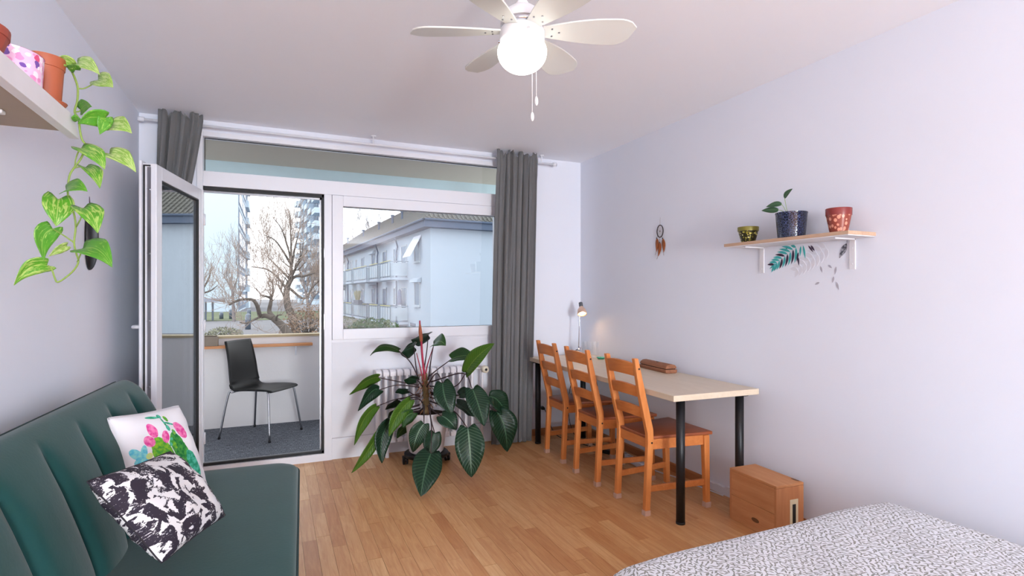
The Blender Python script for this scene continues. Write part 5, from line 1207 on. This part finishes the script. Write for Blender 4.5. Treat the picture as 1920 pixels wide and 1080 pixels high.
tree('bare_tree', 'tall bare tree with a fan of upright branches behind the gnarled one', [([(1.22, 32.25, -1.35), (0.95, 32.37, -0.16), (0.68, 32.49, 0.59), (0.6, 32.52, 1.33), (0.68, 32.49, 1.78), (0.9, 32.39, 2.22)], 0.24, 0.12, 3), ([(0.9, 32.39, 2.16), (1.12, 32.3, 2.28), (1.5, 32.13, 2.28), (2.04, 31.89, 2.46)], 0.09, 0.03, 8), ([(0.9, 32.39, 2.22), (0.82, 32.43, 3.11), (0.68, 32.49, 3.86), (0.35, 32.09, 4.84), (-0.08, 31.73, 5.41)], 0.075, 0.014, 9), ([(0.84, 32.42, 2.82), (0.84, 32.42, 3.71), (0.82, 32.43, 4.9), (0.76, 32.45, 5.94)], 0.075, 0.012, 7), ([(0.87, 32.4, 2.82), (1.02, 32.88, 3.75), (1.19, 32.81, 4.5), (1.35, 33.29, 5.17)], 0.07, 0.014, 8), ([(0.82, 32.43, 2.96), (0.4, 32.06, 3.67), (0.0, 31.7, 4.2), (-0.52, 31.38, 4.43)], 0.07, 0.014, 9), ([(0.68, 32.49, 1.48), (0.13, 32.18, 2.21), (-0.39, 31.87, 2.62), (-1.16, 31.66, 2.74)], 0.08, 0.02, 12), ([(0.73, 32.46, 1.63), (1.52, 32.66, 1.03), (1.97, 33.01, 1.64), (2.39, 32.83, 2.1)], 0.08, 0.025, 10), ([(0.82, 32.43, 2.07), (0.14, 32.73, 2.82), (-0.41, 32.97, 3.41)], 0.07, 0.02, 9)], 23, 2, 1.5, M_bark, M_bark2, up=0.2, dens=5, twr=0.006)
tree('bare_tree', 'slim bare tree at the left edge of the balcony door view', [([(-3.37, 29.9, -1.0), (-3.32, 29.88, 0.55), (-3.18, 29.82, 1.45), (-3.23, 29.84, 2.09)], 0.14, 0.06, 3), ([(-3.21, 29.83, 1.45), (-2.9, 29.7, 2.09), (-2.76, 29.63, 2.74)], 0.05, 0.015, 6), ([(-3.21, 29.83, 1.32), (-2.83, 29.66, 1.45), (-2.52, 29.53, 1.71)], 0.05, 0.015, 6), ([(-3.28, 29.86, 1.06), (-3.54, 29.98, 1.84), (-3.7, 30.05, 2.61)], 0.05, 0.015, 6)], 31, 2, 1.1, M_bark, M_bark2, up=0.22, dens=4, twr=0.005)
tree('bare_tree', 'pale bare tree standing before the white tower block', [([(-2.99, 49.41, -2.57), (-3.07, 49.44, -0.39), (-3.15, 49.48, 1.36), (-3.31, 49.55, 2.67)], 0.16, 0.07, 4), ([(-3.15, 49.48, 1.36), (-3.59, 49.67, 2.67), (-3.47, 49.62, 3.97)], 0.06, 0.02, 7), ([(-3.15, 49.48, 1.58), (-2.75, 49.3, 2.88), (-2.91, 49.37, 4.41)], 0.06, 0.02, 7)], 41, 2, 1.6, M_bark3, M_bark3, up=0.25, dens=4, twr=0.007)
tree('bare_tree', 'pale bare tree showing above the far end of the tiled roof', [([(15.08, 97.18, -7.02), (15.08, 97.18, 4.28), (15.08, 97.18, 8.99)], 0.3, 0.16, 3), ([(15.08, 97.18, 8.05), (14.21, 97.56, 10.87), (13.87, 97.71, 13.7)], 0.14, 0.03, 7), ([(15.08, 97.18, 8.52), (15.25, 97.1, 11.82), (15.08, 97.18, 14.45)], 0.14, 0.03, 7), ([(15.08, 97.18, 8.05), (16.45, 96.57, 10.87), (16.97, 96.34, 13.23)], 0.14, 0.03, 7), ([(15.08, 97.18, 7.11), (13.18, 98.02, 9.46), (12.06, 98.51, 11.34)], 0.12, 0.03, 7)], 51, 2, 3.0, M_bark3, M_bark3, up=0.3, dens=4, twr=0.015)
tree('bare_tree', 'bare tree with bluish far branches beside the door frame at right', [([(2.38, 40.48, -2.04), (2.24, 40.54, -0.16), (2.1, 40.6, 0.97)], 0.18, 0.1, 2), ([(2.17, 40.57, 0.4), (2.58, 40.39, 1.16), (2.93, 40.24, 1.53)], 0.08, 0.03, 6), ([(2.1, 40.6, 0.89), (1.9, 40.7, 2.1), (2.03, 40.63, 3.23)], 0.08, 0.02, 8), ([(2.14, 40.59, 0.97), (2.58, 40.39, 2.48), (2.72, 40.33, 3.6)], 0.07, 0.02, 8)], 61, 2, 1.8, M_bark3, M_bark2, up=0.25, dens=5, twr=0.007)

def shrub(name, label, c, rx, rz, n, mat, seed, leaf=.1):
    rg = random.Random(seed); t = thing(name, label, 'shrub', c, 0, 'shrubs around the houses'); fo = MB(); st = MB()
    for k in range(n):
        a = rg.uniform(0, 6.283); u = rg.uniform(-.2, 1); r_ = rg.uniform(.4, 1)**.5; s_ = math.sqrt(max(0, 1-max(u, 0)**2))
        p = Vector((c[0]+rx*r_*s_*math.cos(a), c[1]+rx*r_*s_*math.sin(a), c[2]+rz*(.15+.85*max(0, u))*r_+.1)); ax = Vector((rg.gauss(0, 1), rg.gauss(0, 1), rg.gauss(0, 1))).normalized(); sd = ax.orthogonal().normalized()
        fo.add([p-ax*leaf, p+sd*leaf*.5, p+ax*leaf, p-sd*leaf*.5], [(0, 1, 2, 3)])
        if k % 12 == 0: st.tube([(c[0]+rg.uniform(-.2, .2), c[1]+rg.uniform(-.2, .2), c[2]), tuple(p)], [.02, .006], 4, False)
    stuff(link_mesh('foliage', fo, mat, t)); link_mesh('stems', st, M_bark, t)
M_bush = plain('dark_bush_leaf', (59, 82, 49), .8, 0, .2, .3, 3); M_brownbush = plain('brown_bush_leaf', (119, 100, 86), .9, 0, .1, .3, 3); M_flower = plain('pale_bush_leaf', (119, 119, 103), .9, 0, .1, .3, 3)
shrub('shrub', 'dark green bush below the apartment house balconies', (4.87, 29.55, GZ), 1.5, 0.87, 900, M_bush, 1, 0.09)
shrub('shrub', 'brown wintry bush at the right of the balcony door view', (1.43, 26.69, GZ), 1.25, 1.73, 1100, M_brownbush, 2, 0.07)
shrub('shrub', 'pale flowering bush left of the dark green bush', (3.75, 33.2, GZ), 1.3, 0.85, 500, M_flower, 3, 0.08)
shrub('shrub', 'small pale green bush behind the balcony parapet at left', (-2.33, 30.54, GZ), 0.9, 0.48, 300, M_flower, 4, 0.08)

# street furniture by the lawn
for k, (x_, y_) in enumerate(((-5.75, 51.2), (-5.25, 51.3), (-4.75, 51.4))):
    tag(link_mesh('shelter_post', MB().box(x_-.07, x_+.07, y_-.07, y_+.07, GZ, .66), M_dark), ('leftmost dark post under the grey shelter roof', 'middle dark post under the grey shelter roof', 'rightmost dark post under the grey shelter roof')[k], 'post', 'posts of the street shelter')
tag(link_mesh('shelter_roof', MB().box(-9, -3.9, 50.2, 52.4, .66, .95), plain('shelter_grey', (140, 144, 156), .8)), 'flat grey shelter roof on dark posts beyond the balcony', 'shelter')
for k, (x_, y_, h_, lab) in enumerate(((-4.35, 54.4, .55, 'low dark post on the lawn, leftmost of the row'), (-3.55, 54.0, .8, 'taller dark post on the lawn, second from the left'), (-2.1, 53.4, .8, 'dark post on the lawn in front of the blue tower side'), (-1.55, 38.0, .9, 'dark post on the asphalt nearer than the lawn'))):
    tag(link_mesh('bollard', MB().tube([(x_, y_, GZ), (x_, y_, GZ+h_), (x_, y_, GZ+h_+.1)], [.17, .17, .08], 10), M_dark, None, True), lab, 'bollard', 'dark posts at the lawn')
